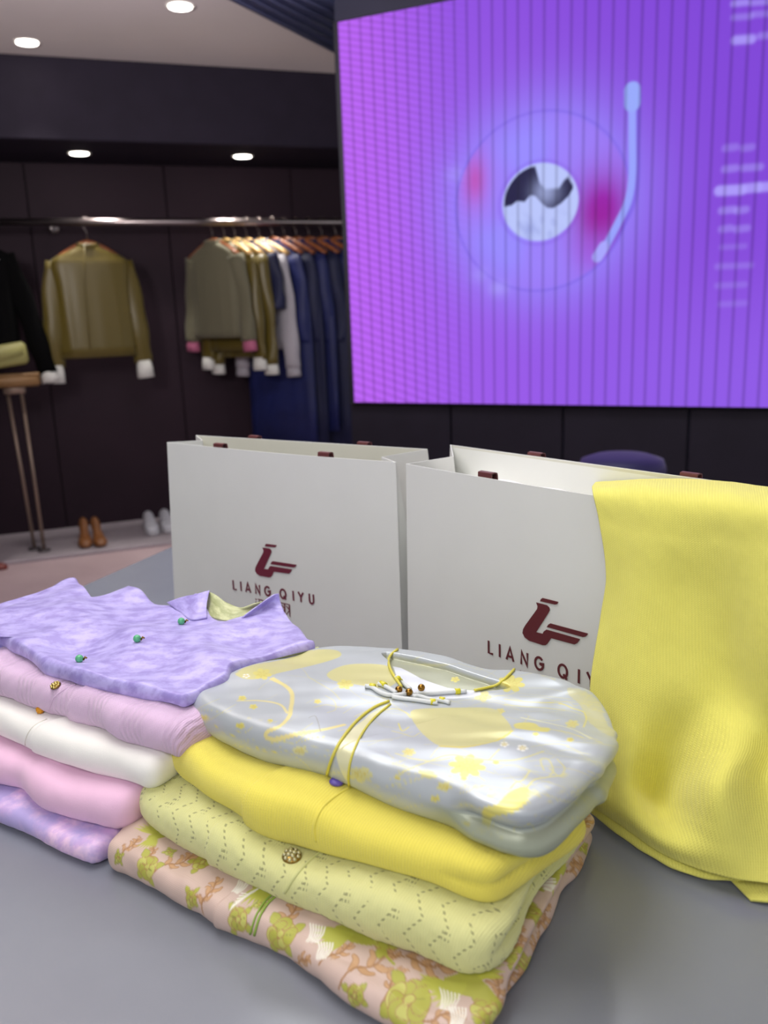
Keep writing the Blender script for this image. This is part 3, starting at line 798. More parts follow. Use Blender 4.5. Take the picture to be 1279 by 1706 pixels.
# ================================================================== THE TABLE
m_table = None
t = NT('grey_table_laminate'); oc = t.n('ShaderNodeTexCoord').outputs['Object']
t.set(.36, 0, 0, .5, t.ramp(t.noise(oc, 4, 4), [(.35, lin((122, 126, 136))), (.65, lin((130, 134, 143)))]))
t.l(t.bump(t.noise(oc, 700, 2), .04, .0005), t.b.inputs['Normal'])
rg_ = t.ramp(t.noise(oc, 9, 4), [(.3, (.20,)*3), (.7, (.26,)*3)]); t.l(rg_, t.b.inputs['Roughness'])
m_table = t.m
e0 = onz(60, 1010, TZ); e1_ = onz(275, 915, TZ)
td = n2((e1_-e0)*[1, 1, 0]); tw = np.array([td[1], -td[0], 0.0])
far = e1_+td*.18
L_, W_ = 2.3, 1.5
cc = far-td*L_/2+tw*W_/2
TAX = np.array([tw, td, UP])
tab = thing('display_table', 'large grey display table carrying bags and folded clothes', 'table', (cc[0], cc[1], 0))
MB().box((cc[0], cc[1], TZ-.02), (W_/2, L_/2, .02), TAX, .003).put('tabletop', m_table, tab, smooth=False)
m_base = plain('dark_table_base', (60, 60, 68), .5)
MB().box((cc[0], cc[1], (TZ-.04)/2+.02), (W_/2-.06, L_/2-.06, (TZ-.04)/2-.02), TAX, .004).put('base_cabinet', m_base, tab, smooth=False)
MB().box((cc[0], cc[1], .02), (W_/2-.1, L_/2-.1, .02), TAX).put('plinth', m_wallb, tab, smooth=False)

# ================================================================== PAPER BAGS
m_paper = plain('pale_paper_card', (221, 222, 217), .55, var=.015, scale=12, bump=.03, bscale=400)
m_paperin = plain('paper_inside', (205, 204, 190), .7, var=.02)
m_tissue = plain('white_tissue', (236, 236, 234), .8, var=.03, scale=40)
m_rib = plain('maroon_ribbon', (92, 44, 44), .55)
m_ink = plain('maroon_ink', (108, 30, 50), .45, var=.03)
m_ink2 = plain('maroon_ink_deep', (96, 34, 38), .45, var=.03)
BH = .30
bagL_P = onz(278, 737, TZ+BH); bagL_Q = onz(660, 770, TZ+BH)
LU = n2((bagL_Q-bagL_P)*[1, 1, 0]); LN = np.array([LU[1], -LU[0], 0.0])
if LN[1] > 0: LN = -LN
LP0 = bagL_P*[1, 1, 0]+UP*TZ
def luv(px, py):
    p = onpl(px, py, LP0, LN); return float((p-LP0)@LU), float(p[2]-TZ)
# printed emblem and letters: measured once on the left bag's face, printed alike on both
def cz(X, Y): return luv(370+X/6.732, 890+Y/6.732)
emb_body = [(455, 148), (505, 155), (535, 160), (552, 175), (557, 195), (548, 222), (472, 388), (520, 393), (528, 372), (545, 355), (787, 393), (772, 425), (752, 441), (584, 418), (560, 468), (548, 481), (528, 484), (425, 464), (392, 442), (374, 410), (376, 378), (388, 348), (466, 200), (468, 178)]
emb_bar = [(498, 106), (614, 122), (606, 140), (592, 146), (483, 134), (488, 116)]
emb_wing = [(570, 301), (840, 341), (824, 366), (806, 373), (546, 334), (556, 312)]
def stroke_poly(pts, w_):
    """ flat ribbon of width w_ along pts """
    pts = np.array(pts, float); n = len(pts); Lf = []; Rt = []
    for i in range(n):
        d = n2(pts[min(i+1, n-1)]-pts[max(i-1, 0)]); nn = np.array([-d[1], d[0]])
        k = 1.0
        if 0 < i < n-1:
            d1 = n2(pts[i]-pts[i-1]); c_ = abs(d1@d); k = 1/max(.5, c_)
        Lf.append(pts[i]+nn*w_/2*k); Rt.append(pts[i]-nn*w_/2*k)
    return Lf, Rt
A_ = lambda cx, cy, rx, ry, a0, a1, n=14: [(cx+rx*math.cos(R(a)), cy+ry*math.sin(R(a))) for a in np.linspace(a0, a1, n)]
GL = {'L': [[(.08, 1), (.08, .05), (.62, .05)]], 'I': [[(.3, 1), (.3, 0)]], 'A': [[(.0, 0), (.42, .98), (.84, 0)], [(.16, .30), (.68, .30)]],
      'N': [[(.08, 0), (.08, .97), (.78, .03), (.78, 1)]], 'G': [A_(.5, .5, .46, .46, 42, 360)+[(.52, .5)]],
      'Q': [A_(.5, .5, .46, .46, 0, 360, 24), [(.58, .3), (.95, -.02)]], 'Y': [[(.0, 1), (.4, .5), (.8, 1)], [(.4, .5), (.4, 0)]],
      'U': [[(.08, 1), (.08, .4)]+A_(.4, .36, .32, .32, 180, 360)+[(.72, 1)]],
      # the three small characters of the last line
      'c1': [[(.02, .92), (.14, .82)], [(.0, .66), (.12, .56)], [(.02, .36), (.14, .5)], [(.26, .92), (.72, .92), (.66, .5)], [(.44, .9), (.38, .66), (.26, .5)], [(.80, .9), (.92, .74)], [(.04, .34), (.96, .34)], [(.5, .48), (.5, 0)], [(.46, .3), (.1, .04)], [(.54, .3), (.9, .04)]],
      'c2': [[(.02, .86), (.98, .86)], [(.26, 1), (.26, .3)], [(.74, 1), (.74, .3)], [(.26, .68), (.74, .68)], [(.26, .5), (.74, .5)], [(0, .3), (1, .3)], [(.34, .24), (.14, .0)], [(.66, .24), (.86, .0)]],
      'c3': [[(.0, .97), (.44, .97), (.44, .0)], [(.08, .82), (.42, .56)], [(.04, .12), (.42, .5)], [(.54, .97), (.98, .97), (.98, .0)], [(.62, .82), (.96, .56)], [(.58, .12), (.96, .5)]]}
def print_on(bag, P0, U, N, du, dz, inkm, su=1.0):
    o0 = P0+UP*0
    for nm, lst in (('emblem', (emb_body, emb_bar, emb_wing)),):
        mb = MB()
        for pl in lst:
            uv = [cz(*q) for q in pl]
            mb.prism([(u*su+du, v*su+dz) for u, v in uv], o0+N*.0006, U, UP, N, .0006)
        mb.put('emblem', inkm, bag, smooth=False, label='maroon bird-like emblem')
    a = np.array(cz(125, 618))*su; b = np.array(cz(1055, 790))*su
    # (x of each letter start, width) measured on the print
    sc_ = .0158*su
    specs = [('L', 128), ('I', 205), ('A', 280), ('N', 392), ('G', 500), ('Q', 672), ('I', 798), ('Y', 873), ('U', 985)]
    for ch, X0 in specs:
        f_ = (X0-125)/(1055-125); base = a*(1-f_)+b*f_
        base[1] = a[1]*(1-f_)+b[1]*f_; 
        mb = MB()
        wsc = .0125*su
        for k_, st in enumerate(GL[ch]):
            pts = [(base[0]+du+x*wsc, base[1]+dz+y*sc_) for x, y in st]
            l_, r_ = stroke_poly(pts, .0029); n = len(l_)
            for i in range(n-1):
                mb.prism([tuple(l_[i]), tuple(r_[i]), tuple(r_[i+1]), tuple(l_[i+1])][::-1], o0+N*(.0006+.00008*k_), U, UP, N, .0005)
        mb.put('letter', inkm, bag, smooth=False)
    for ch, X0, ww in (('c1', 385, .0215), ('c2', 540, .0215), ('c3', 672, .0185)):
        f_ = (X0-125)/(1055-125); base = a*(1-f_)+b*f_
        mb = MB()
        for k_, st in enumerate(GL[ch]):
            pts = [(base[0]+du+x*ww*su, base[1]+dz-.0272*su+y*.0205*su) for x, y in st]
            l_, r_ = stroke_poly(pts, .0014); n = len(l_)
            for i in range(n-1):
                mb.prism([tuple(l_[i]), tuple(r_[i]), tuple(r_[i+1]), tuple(l_[i+1])][::-1], o0+N*(.0006+.00008*k_), U, UP, N, .0005)
        mb.put('character', inkm, bag, smooth=False)
def panel(P, Q, bl, br, nU, bow, th, mat, name, parent, nV=8, n=24, inner=None, topcurve=0.0):
    """ upright card from top edge P-Q down to bottom edge bl-br, bowed by bow towards nU """
    P, Q, bl, br = [np.array(v, float) for v in (P, Q, bl, br)]
    V1 = []; 
    for j in range(nV+1):
        v = j/nV
        for i in range(n+1):
            u = i/n
            p = (P*(1-u)+Q*u)*(1-v)+(bl*(1-u)+br*u)*v
            p = p+nU*(bow*math.sin(math.pi*u)*(1-v)**1.2)-UP*(topcurve*math.sin(math.pi*u)*(1-v)**3)
            V1.append(p)
    V1 = np.array(V1); V2 = V1-nU*th; m = len(V1); Fc = []
    w1 = n+1
    for j in range(nV):
        for i in range(n):
            a = j*w1+i; Fc.append((a, a+w1, a+w1+1, a+1)); Fc.append((m+a, m+a+1, m+a+w1+1, m+a+w1))
    bd = list(range(w1))+[j*w1+n for j in range(1, nV+1)]+[nV*w1+i for i in range(n-1, -1, -1)]+[j*w1 for j in range(nV-1, 0, -1)]
    for a, b in zip(bd, bd[1:]+bd[:1]): Fc.append((a, b, m+b, m+a))
    return mesh(name, np.vstack([V1, V2]), Fc, mat, parent, smooth=False)
def ribbon(pts, N_, w_, mat, parent, U):
    pts = catmull(pts, 18); V = []
    for i, p in enumerate(pts):
        d = n2(pts[min(i+1, 17)]-pts[max(i-1, 0)]); nr = n2(np.cross(U, d))
        V.append([p-U*w_/2+nr*.0008, p+U*w_/2+nr*.0008, p+U*w_/2-nr*.0008, p-U*w_/2-nr*.0008])
    return MB().loft(V).put('handle', mat, parent, smooth=False)
def paper_bag(label, fl, fr, bl_, br_, foldL, foldR, U, N, shl, tab, tabb, w_, tissue):
    """ fl fr front top corners, bl_ br_ back top corners, all at rim height """
    dn = lambda p, s=0: np.array([p[0], p[1], TZ+.001])+U*s
    g = thing('paper_bag', label, 'bag', tuple(np.array([fl[0]+fr[0], fl[1]+fr[1], 0])/2+UP*TZ))
    panel(fl, fr, dn(fl, shl), dn(fr), N, .0, .0012, m_paper, 'front_panel', g, topcurve=.002)
    panel(br_, bl_, dn(fr)-N*.13, dn(fl, shl)-N*.13, -N, .0, .0012, m_paper, 'back_panel', g)
    dz_ = UP*.055
    # turned-down hem inside the rim of the back panel
    a, b = bl_+N*.0014-UP*.0008, br_+N*.0014-UP*.0008
    panel(a, b, a-dz_, b-dz_, N, .0, .001, m_paperin, 'inner_hem', g)
    for (f_, fo, bk, s_) in ((fl, foldL, bl_, shl), (fr, foldR, br_, 0)):
        mb = MB(); c = dn(f_, s_)-N*.065; sgn = 1 if s_ or f_ is fl else -1
        side = U*(-1 if f_ is fl else 1)
        for A, B, Cc, Dd in ((f_, fo, dn(f_, s_), c), (fo, bk, c, dn(f_, s_)-N*.13)):
            V = [A, B, Dd, Cc]; nn = n2(np.cross(B-A, Cc-A))
            V2 = [v+nn*.0011 for v in V]
            mb.add(V+V2, [(0, 1, 2, 3), (7, 6, 5, 4), (0, 4, 5, 1), (1, 5, 6, 2), (2, 6, 7, 3), (3, 7, 4, 0)])
        mb.put('side_gusset', m_paper, g, smooth=False)
    q = [dn(fl, shl), dn(fr), dn(fr)-N*.13, dn(fl, shl)-N*.13]
    MB().add(q+[p+UP*.0015 for p in q], [(3, 2, 1, 0), (4, 5, 6, 7), (0, 1, 5, 4), (1, 2, 6, 5), (2, 3, 7, 6), (3, 0, 4, 7)]).put('base_panel', m_paper, g, smooth=False)
    if tissue:
        a = fl+(U*.03)-N*.012-UP*.012; b = fr-U*.03-N*.012-UP*.012; c = br_-U*.02+N*.004-UP*.052; d = bl_+U*.03+N*.004-UP*.052
        rows = [[a*(1-k)+b*k for k in (0, .33, .66, 1)], [(a*.5+d*.5)*(1-k)+(b*.5+c*.5)*k+UP*(.010-.012*abs(k-.4)) for k in (0, .33, .66, 1)], [d*(1-k)+c*k for k in (0, .33, .66, 1)]]
        s2 = sheet(rows, 40, 20, .0015, lambda u, v: .0015*waves(u, v, 4, .06)); mesh('tissue_paper', s2.V, s2.F, m_tissue, g)
    # ribbon handles, folded down inside the bag, only their bends stand above the rim
    Wv = fr-fl; Wb = br_-bl_
    for (o_, Wd, tb_, off) in ((fl, Wv, tab, -N), (bl_, Wb, tabb, N)):
        x1, x2 = tb_
        for x in (x1, x2):
            p = o_+Wd*x
            ribbon(([p+off*.0025-UP*.03, p+off*.0025+UP*.0005, p+off*.004+UP*.0035, p+off*.010+UP*.0035, p+off*.013-UP*.003, p+off*.014-UP*.05] if o_ is fl else [p-off*.0012-UP*.03, p-off*.0012+UP*.0005, p-off*.003+UP*.0032, p-off*.009+UP*.0032, p-off*.012-UP*.003, p-off*.013-UP*.05]), N, w_, m_rib, g, U)
    return g
bl_ = onz(327, 725, TZ+BH); br_ = onz(712, 748, TZ+BH)
fo = onz(636, 761, TZ+BH)
gl = paper_bag('pale paper bag with maroon emblem standing whole at the left, behind the lilac vest', bagL_P, bagL_Q, bl_, br_, bagL_P*.5+bl_*.5+LU*.05, fo, LU, LN, -.02, (.255, .72), (.275, .75), .020, False)
print_on(gl, LP0, LU, LN, 0, 0, m_ink)
bagR_P = onz(677, 773, TZ+BH); _q = onz(990, 823, TZ+BH)
RU = n2((_q-bagR_P)*[1, 1, 0]); RN = np.array([RU[1], -RU[0], 0.0])
if RN[1] > 0: RN = -RN
BW = float(np.linalg.norm(bagL_Q-bagL_P))
bagR_Q = bagR_P+RU*BW
bl2 = onz(751, 741, TZ+BH); br2 = bl2+RU*(BW*.97)+RN*.01
fo2 = onz(752, 761, TZ+BH)-RN*.004
gr = paper_bag('pale paper bag with maroon emblem at the right with the yellow sweater hung over it', bagR_P, bagR_Q, bl2, br2, fo2, bagR_Q*.5+br2*.5-RU*.03, RU, RN, -.008, (.30, .72), (.36, .88), .022, True)
RP0 = bagR_P*[1, 1, 0]+UP*TZ
print_on(gr, RP0, RU, RN, .005, .002, m_ink2, 1.07)

# ================================================================== SWEATER HUNG OVER THE RIGHT BAG
def sp(px, py, o_): return onpl(px, py, RP0+RN*o_, RN)
m_sweat = knit('pale_yellow_fine_knit', (234, 228, 112), ang=0, pitch=.0030, dark=.17, stren=.45, sheen=.4)
T3 = lambda px, py, z=.004: onz(px, py, TZ+z)
rowsS = [
 [sp(992, 806, -.14), sp(1060, 801, -.14), sp(1130, 801, -.14), sp(1200, 805, -.14), sp(1279, 812, -.14), sp(1370, 822, -.14)],
 [sp(987, 810, -.05), sp(1060, 804, -.05), sp(1130, 805, -.05), sp(1200, 810, -.05), sp(1279, 818, -.05), sp(1370, 830, -.05)],
 [sp(987, 818, .010), sp(1058, 822, .012), sp(1130, 828, .012), sp(1200, 836, .012), sp(1285, 845, .012), sp(1372, 860, .012)],
 [sp(1000, 868, .020), sp(1066, 890, .026), sp(1135, 900, .024), sp(1208, 905, .022), sp(1290, 912, .026), sp(1376, 925, .026)],
 [sp(1012, 955, .024), sp(1070, 970, .034), sp(1140, 985, .024), sp(1212, 990, .022), sp(1292, 990, .034), sp(1380, 1000, .03)],
 [sp(1002, 1030, .032), sp(1060, 1060, .046), sp(1140, 1075, .034), sp(1215, 1075, .022), sp(1295, 1075, .040), sp(1385, 1085, .035)],
 [sp(986, 1130, .052), sp(1055, 1150, .062), sp(1140, 1160, .046), sp(1220, 1165, .032), sp(1298, 1165, .040), sp(1390, 1175, .04)],
 [sp(984, 1215, .068), sp(1050, 1240, .080), sp(1120, 1245, .050), sp(1215, 1240, .070), sp(1300, 1245, .036), sp(1395, 1255, .05)],
 [sp(986, 1275, .088), sp(1045, 1305, .098), sp(1104, 1330, .060), sp(1190, 1310, .116), sp(1285, 1305, .060), sp(1395, 1330, .08)],
 [T3(985, 1318, .030), T3(1048, 1358, .032), T3(1118, 1395, .030), T3(1205, 1410, .044), T3(1300, 1415, .036), T3(1400, 1425, .03)],
 [T3(984, 1338, .014), T3(1052, 1386, .014), T3(1130, 1432, .014), T3(1215, 1460, .018), T3(1300, 1474, .018), T3(1400, 1482, .018)],
]
def rip(u, v):
    return .0012*waves(u*1.0, v*.5, 21, .10)+.00015*waves(u, v, 22, .02)
sw = thing('yellow_sweater', 'soft yellow knitted sweater draped over the right paper bag down to the table', 'sweater', tuple(T3(1120, 1400, 0)))
s1 = sheet(rowsS, 190, 240, .0035, rip)
mesh('front', s1.V, s1.F, m_sweat, sw, uv=s1.Q)
# hem layer underneath, then a corner of the folded sleeve
rowsH = [
 [T3(980, 1300, .024), T3(1040, 1350, .020), T3(1110, 1395, .018), T3(1180, 1425, .016), T3(1260, 1440, .014), T3(1360, 1450, .014)],
 [T3(984, 1348, .008), T3(1048, 1398, .007), T3(1118, 1440, .007), T3(1172, 1458, .007), T3(1225, 1464, .008), T3(1340, 1472, .008)],
 [T3(984, 1350, .003), T3(1048, 1399, .003), T3(1118, 1441, .003), T3(1172, 1459, .003), T3(1225, 1464, .003), T3(1340, 1474, .003)]]
s1b = sheet(rowsH, 90, 20, .003, lambda u, v: .0006*waves(u, v, 30, .03)); mesh('back_layer', s1b.V, s1b.F, m_sweat, sw, uv=s1b.Q)
rowsC = [[T3(1200, 1450, .006), T3(1260, 1455, .008), T3(1350, 1462, .008)], [T3(1218, 1468, .004), T3(1262, 1482, .007), T3(1350, 1490, .007)], [T3(1250, 1500, .0025), T3(1280, 1503, .004), T3(1350, 1508, .004)]]
s1c = sheet(rowsC, 30, 20, .003); mesh('sleeve', s1c.V, s1c.F, m_sweat, sw, uv=s1c.Q)
rowsD = [[T3(1006, 1345, .005), T3(1040, 1360, .005), T3(1070, 1385, .005)], [T3(1012, 1360, .004), T3(1036, 1375, .004), T3(1058, 1392, .004)], [T3(1028, 1384, .002), T3(1036, 1387, .002), T3(1046, 1384, .002)]]
s1d = sheet(rowsD, 16, 12, .002); mesh('hem_corner', s1d.V, s1d.F, m_sweat, sw, uv=s1d.Q)

# ================================================================== RIGHT-HAND STACK
E1 = n2([.34, -.21]); E2 = np.array([-E1[1], E1[0]]); ORI = np.array([-.276, .729])
def ab(x, y): return (x-ORI[0])*E1[0]+(y-ORI[1])*E1[1], (x-ORI[0])*E2[0]+(y-ORI[1])*E2[1]
def iface(z, seed, amp, droop=.006):
    def fn(x, y):
        a, b = ab(x, y)
        return TZ+z+amp*waves(a, b*.6, seed, .16)-droop*np.clip(1-b/.07, 0, 1.3)**2-droop*.6*np.clip((a-.33)/.06, 0, 1.2)**2
    return fn
ground = lambda x, y: TZ+.001+0*x
I1 = iface(.034, 11, .0022); I2 = iface(.071, 12, .0028); I3 = iface(.108, 13, .0028)
def I4(x, y):
    a, b = ab(x, y)
    return TZ+.146+.003*waves(a, b, 14, .18)-.010*np.clip(1-b/.08, 0, 1.4)**2-.010*np.clip(1-a/.06, 0, 1.3)**2-(.004+.009*sstep(.16, .32, a))*sstep(.15, .27, b)
Zp = lambda L, z: [tuple(onz(x, y, TZ+z)[:2]) for x, y in L]
def back(*pts): return [tuple(ORI+E1*a+E2*b) for a, b in pts]
def side_w(C, a0=.34, hi=1.0):
    a, b = ab(C[:, 0], C[:, 1])
    return sstep(a0, a0+.03, a)*sstep(.0, .05, b)*hi
def placket(a0, slope, h=.0018, fade=.05):
    """ raised overlap edge crossing the front fold """
    def fn(x, y, E):
        a, b = ab(x, y); d = a-(a0+slope*b+.9*b*np.abs(b))
        return h*sstep(-.0012, .0012, d)*np.exp(-np.clip(d, 0, 1)/fade)
    return fn
# --- bottom: dusty pink floral brocade
out1 = Zp([(175, 1437), (235, 1466), (300, 1500), (365, 1543), (430, 1562), (490, 1600), (540, 1640), (600, 1680), (670, 1712), (730, 1738), (795, 1752)], .010)+Zp([(822, 1706), (848, 1655), (874, 1606), (900, 1558), (935, 1492), (970, 1430), (991, 1392)], .008)+Zp([(988, 1360)], .03)+back((.36, .265), (.2, .26), (.05, .25), (-.005, .2), (-.01, .1))
pk1 = placket(.165, .25)
fA = folded(out1, I1, ground, .012, N=1500, K=90, M=26, sigma=.0035, dense=2.2, dbl=lambda C: side_w(C, .335, .95),
    wrinkle=lambda x, y, E: .0014*waves(x, y, 31, .07)+.0003*waves(x, y, 32, .02)+pk1(x, y, E)+.0016*np.sin(E*9+waves(x, y, 36, .09)*3)*sstep(.3, .36, ab(x, y)[0]))
gA = thing('floral_brocade_jacket', 'folded dusty pink brocade jacket with green cranes and flowers, bottom of the right stack', 'jacket', (ORI[0]+.2, ORI[1]+.1, TZ))
col = np.zeros((len(fA.V), 3))+np.array(lin((206, 180, 168)))
col *= (1+.05*waves(fA.Q[:, 0], fA.Q[:, 1], 40, .03))[:, None]
CH, CH2, OL, TAN, TANL, WHT = (176, 176, 62), (196, 196, 96), (136, 134, 48), (166, 118, 70), (200, 156, 112), (238, 234, 222)
PX = .00054
def at_(o, px, py): return qhit(o, px, py)
def rotp(P, c, a, s_):
    P = np.array(P, float)*s_; ca, sa = math.cos(a), math.sin(a)
    return np.c_[P[:, 0]*ca-P[:, 1]*sa, P[:, 0]*sa+P[:, 1]*ca]+c
def m_peony(o, col, px, py, r, a=0, k=7, c1=CH, c2=TAN):
    c = at_(o, px, py)
    if c is None: return
    g = np.random.default_rng(int(px*7+py)); r = r*PX; th = np.linspace(0, 2*math.pi, 14, endpoint=False)
    def ell(cx, cy, rx, ry, an, ser=0.0):
        e = np.c_[rx*np.cos(th), ry*np.sin(th)*(1+ser*np.cos(7*th))]; ca, sa = math.cos(an), math.sin(an)
        return catmull(np.c_[e[:, 0]*ca-e[:, 1]*sa, e[:, 0]*sa+e[:, 1]*ca]+np.array([cx, cy])+c, 28, True)
    for q in range(4):                      # pointed leaves behind the bloom
        an = a+q*1.6+g.uniform(-.3, .3); L = r*g.uniform(1.05, 1.35)
        lf = np.array([(0, -.16*r), (L*.35, -.34*r), (L*.5, -.18*r), (L*.75, -.26*r), (L, 0), (L*.72, .2*r), (L*.5, .14*r), (L*.35, .3*r), (0, .16*r)])
        ca, sa = math.cos(an), math.sin(an); lf = np.c_[lf[:, 0]*ca-lf[:, 1]*sa, lf[:, 0]*sa+lf[:, 1]*ca]+c
        lf = catmull(lf, 30, True); paint_poly(col, o.Q, lf, c1); paint_line(col, o.Q, np.vstack([lf, lf[:1]]), .0006, OL, alpha=.7)
    for q in range(k):                      # overlapping rounded petals
        an = a+q*2*math.pi/k+g.uniform(-.2, .2); d = r*(.5 if q % 2 else .38)
        e = ell(d*math.cos(an), d*math.sin(an)*.85, r*g.uniform(.36, .46), r*g.uniform(.24, .34), an+1.57)
        paint_poly(col, o.Q, e, c1 if q % 3 else CH2); paint_line(col, o.Q, np.vstack([e, e[:1]]), .0007, c2 if r > .009 else OL, alpha=.8)
        paint_line(col, o.Q, catmull(np.array([(d*.3*math.cos(an), d*.3*math.sin(an)), (d*1.3*math.cos(an+.15), d*1.1*math.sin(an+.15))])+c, 6), .0006, OL)
    e = ell(0, 0, r*.2, r*.16, a); paint_poly(col, o.Q, e, CH2); paint_line(col, o.Q, np.vstack([e, e[:1]]), .0007, c2)
def m_scroll(o, col, px, py, r, a=0, fl=1, c1=TANL, c2=TAN):
    """ acanthus spray: curling stems with lobed leaves """
    c = at_(o, px, py)
    if c is None: return
    stem = catmull([(-1, -.1*fl), (-.4, .1*fl), (.2, .0), (.8, .35*fl)], 16)
    S = rotp(stem, c, a, r*PX)
    lobes = []
    for q, (x, y, an, ln) in enumerate(((-.5, .08, 1.0, .62), (-.25, .1, -1.0, .55), (.05, .05, .95, .62), (.25, .02, -.8, .6), (.5, .18, 1.3, .5), (.62, .25, -.3, .55), (.8, .35, .6, .4))):
        lf = [(0, -.07), (ln*.4, -.15), (ln*.75, -.10), (ln, .08), (ln*.9, .16), (ln*.62, .07), (ln*.35, .09), (0, .06)]
        lf = np.array(lf)*[1, 1]; ca, sa = math.cos(an*fl), math.sin(an*fl)
        lf = np.c_[lf[:, 0]*ca-lf[:, 1]*fl*sa, lf[:, 0]*sa+lf[:, 1]*fl*ca]+[x, y*fl]
        lobes.append(rotp(lf, c, a, r*PX))
    for lf in lobes:
        lf = catmull(lf, 24, True)
        paint_poly(col, o.Q, lf, c1); paint_line(col, o.Q, np.vstack([lf, lf[:1]]), .0006, c2)
    paint_line(col, o.Q, S, .0016, c2)
def m_crane(o, col, px, py, r, a=0, fl=1, tuft=True):
    c = at_(o, px, py)
    if c is None: return
    for q in range(11):                     # fanned wing feathers
        an = (2.5-.16*q)*fl; ln = 1.25-.055*q
        f_ = np.array([(0, -.04), (ln*.6, -.075), (ln, .0), (ln*.6, .075), (0, .04)])
        ca, sa = math.cos(an), math.sin(an); f_ = np.c_[f_[:, 0]*ca-f_[:, 1]*sa, f_[:, 0]*sa+f_[:, 1]*ca]
        f_ = rotp(f_, c, a, r*PX); paint_poly(col, o.Q, f_, CH if q % 2 else (190, 190, 60))
        paint_line(col, o.Q, [f_[0]*.5+f_[-1]*.5, f_[2]], .0006, CH2)
    body = rotp(catmull([(-.45, -.1*fl), (-.1, .22*fl), (.4, .15*fl), (.62, .05*fl), (.4, -.1*fl), (0, -.2*fl)], 30, True), c, a, r*PX)
    paint_poly(col, o.Q, body, CH)
    paint_line(col, o.Q, rotp(catmull([(.5, .05*fl), (.8, .12*fl), (1.0, .0), (1.25, -.05*fl)], 12), c, a, r*PX), .0022, CH)
    for q in range(7):                      # drooping tail and second wing
        an = (-2.7+.17*q)*fl; ln = .95-.04*q
        f_ = np.array([(0, -.04), (ln*.6, -.07), (ln, 0), (ln*.6, .07), (0, .04)]); ca, sa = math.cos(an), math.sin(an)
        f_ = np.c_[f_[:, 0]*ca-f_[:, 1]*sa, f_[:, 0]*sa+f_[:, 1]*ca]
        paint_poly(col, o.Q, rotp(f_, c, a, r*PX), (184, 186, 66))
    if tuft:
        for q in range(6):
            x = -.5-.05*q; L = catmull([(x+.28, -.12*fl-.02*q), (x, (-.28-.03*q)*fl), (x-.22, (-.22-.07*q)*fl)], 8)
            paint_line(col, o.Q, rotp(L, c, a, r*PX), .0012, WHT)
def m_tuft(o, col, px, py, r, a):
    c = at_(o, px, py)
    if c is None: return
    for q in range(6):
        L = catmull([(-.5, .12*q-.3), (.1, .16*q-.42), (.6, .2*q-.35)], 8)
        paint_line(col, o.Q, rotp(L, c, a, r*PX), .0013, WHT)
def m_scribble(o, col, px, py, r, a, c1=OL):
    c = at_(o, px, py)
    if c is None: return
    for q in range(4): paint_line(col, o.Q, rotp(catmull([(-1, .2*q), (-.3, .3-.2*q), (.4, .1*q), (1, .3*q-.2)], 10), c, a, r*PX), .0006, c1)
for (px, py, r, a, fl) in ((292, 1440, 34, .2, 1), (345, 1492, 28, .8, 1), (420, 1445, 26, .2, -1), (487, 1522, 30, 1.0, 1), (612, 1612, 44, .3, 1), (700, 1605, 42, -.4, 1), (215, 1412, 20, .6, 1), (650, 1640, 26, 1.2, -1), (560, 1590, 24, .2, 1), (735, 1690, 26, .2, -1), (255, 1420, 14, 1.4, 1), (390, 1560, 18, .1, 1), (500, 1600, 18, 0, -1),
    (975, 1372, 30, 1.0, 1), (955, 1440, 26, 1.1, -1), (905, 1535, 30, 1.0, 1), (868, 1570, 24, 1.1, 1), (850, 1628, 30, 1.0, -1), (830, 1660, 26, 1.1, 1), (960, 1400, 22, .9, 1), (890, 1580, 26, 1.2, -1)):
    m_scroll(fA, col, px, py, r, a, fl)
for (px, py, r, a, k) in ((245, 1444, 28, 0, 7), (337, 1436, 24, 1, 6), (318, 1498, 18, .5, 6), (283, 1420, 11, .2, 5), (396, 1532, 24, .7, 7), (433, 1506, 12, .1, 5), (467, 1556, 32, .4, 8), (648, 1562, 32, 1.3, 8), (682, 1664, 40, .5, 9), (197, 1430, 12, 0, 5), (545, 1512, 18, 0, 6), (590, 1660, 18, .5, 6),
    (880, 1466, 24, .4, 6), (862, 1518, 26, 1.0, 7), (888, 1520, 22, 0, 6), (842, 1588, 20, .3, 6), (812, 1682, 22, .7, 7), (935, 1490, 18, .3, 6), (972, 1410, 16, 1, 5), (870, 1600, 18, .6, 6)):
    m_peony(fA, col, px, py, r, a, k)
m_crane(fA, col, 450, 1468, 62, .15, 1); m_crane(fA, col, 588, 1556, 66, -.75, 1, False); m_crane(fA, col, 776, 1640, 70, -.7, 1, False); m_crane(fA, col, 925, 1452, 44, -1.6, -1, False)
m_crane(fA, col, 262, 1392, 40, .2, 1, False)
m_tuft(fA, col, 526, 1556, 24, 1.2); m_tuft(fA, col, 541, 1584, 22, 1.3); m_tuft(fA, col, 748, 1668, 26, 1.2); m_tuft(fA, col, 763, 1694, 22, 1.3); m_tuft(fA, col, 915, 1474, 22, 1.4); m_tuft(fA, col, 398, 1478, 20, .9)
oA = mesh('body', fA.V, fA.F, painted('floral_brocade', .5, .1, twill=.35), gA, uv=fA.Q); set_colors(oA, col)
m_lime_pip = plain('lime_piping', (142, 170, 70), .4)
cord(fA, 'piping', [(477, 1483), (452, 1500), (434, 1525), (424, 1558)], .0011, m_lime_pip, gA)
cord(fA, 'piping', [(470, 1482), (445, 1498), (427, 1525), (417, 1556)], .0009, m_lime_pip, gA)

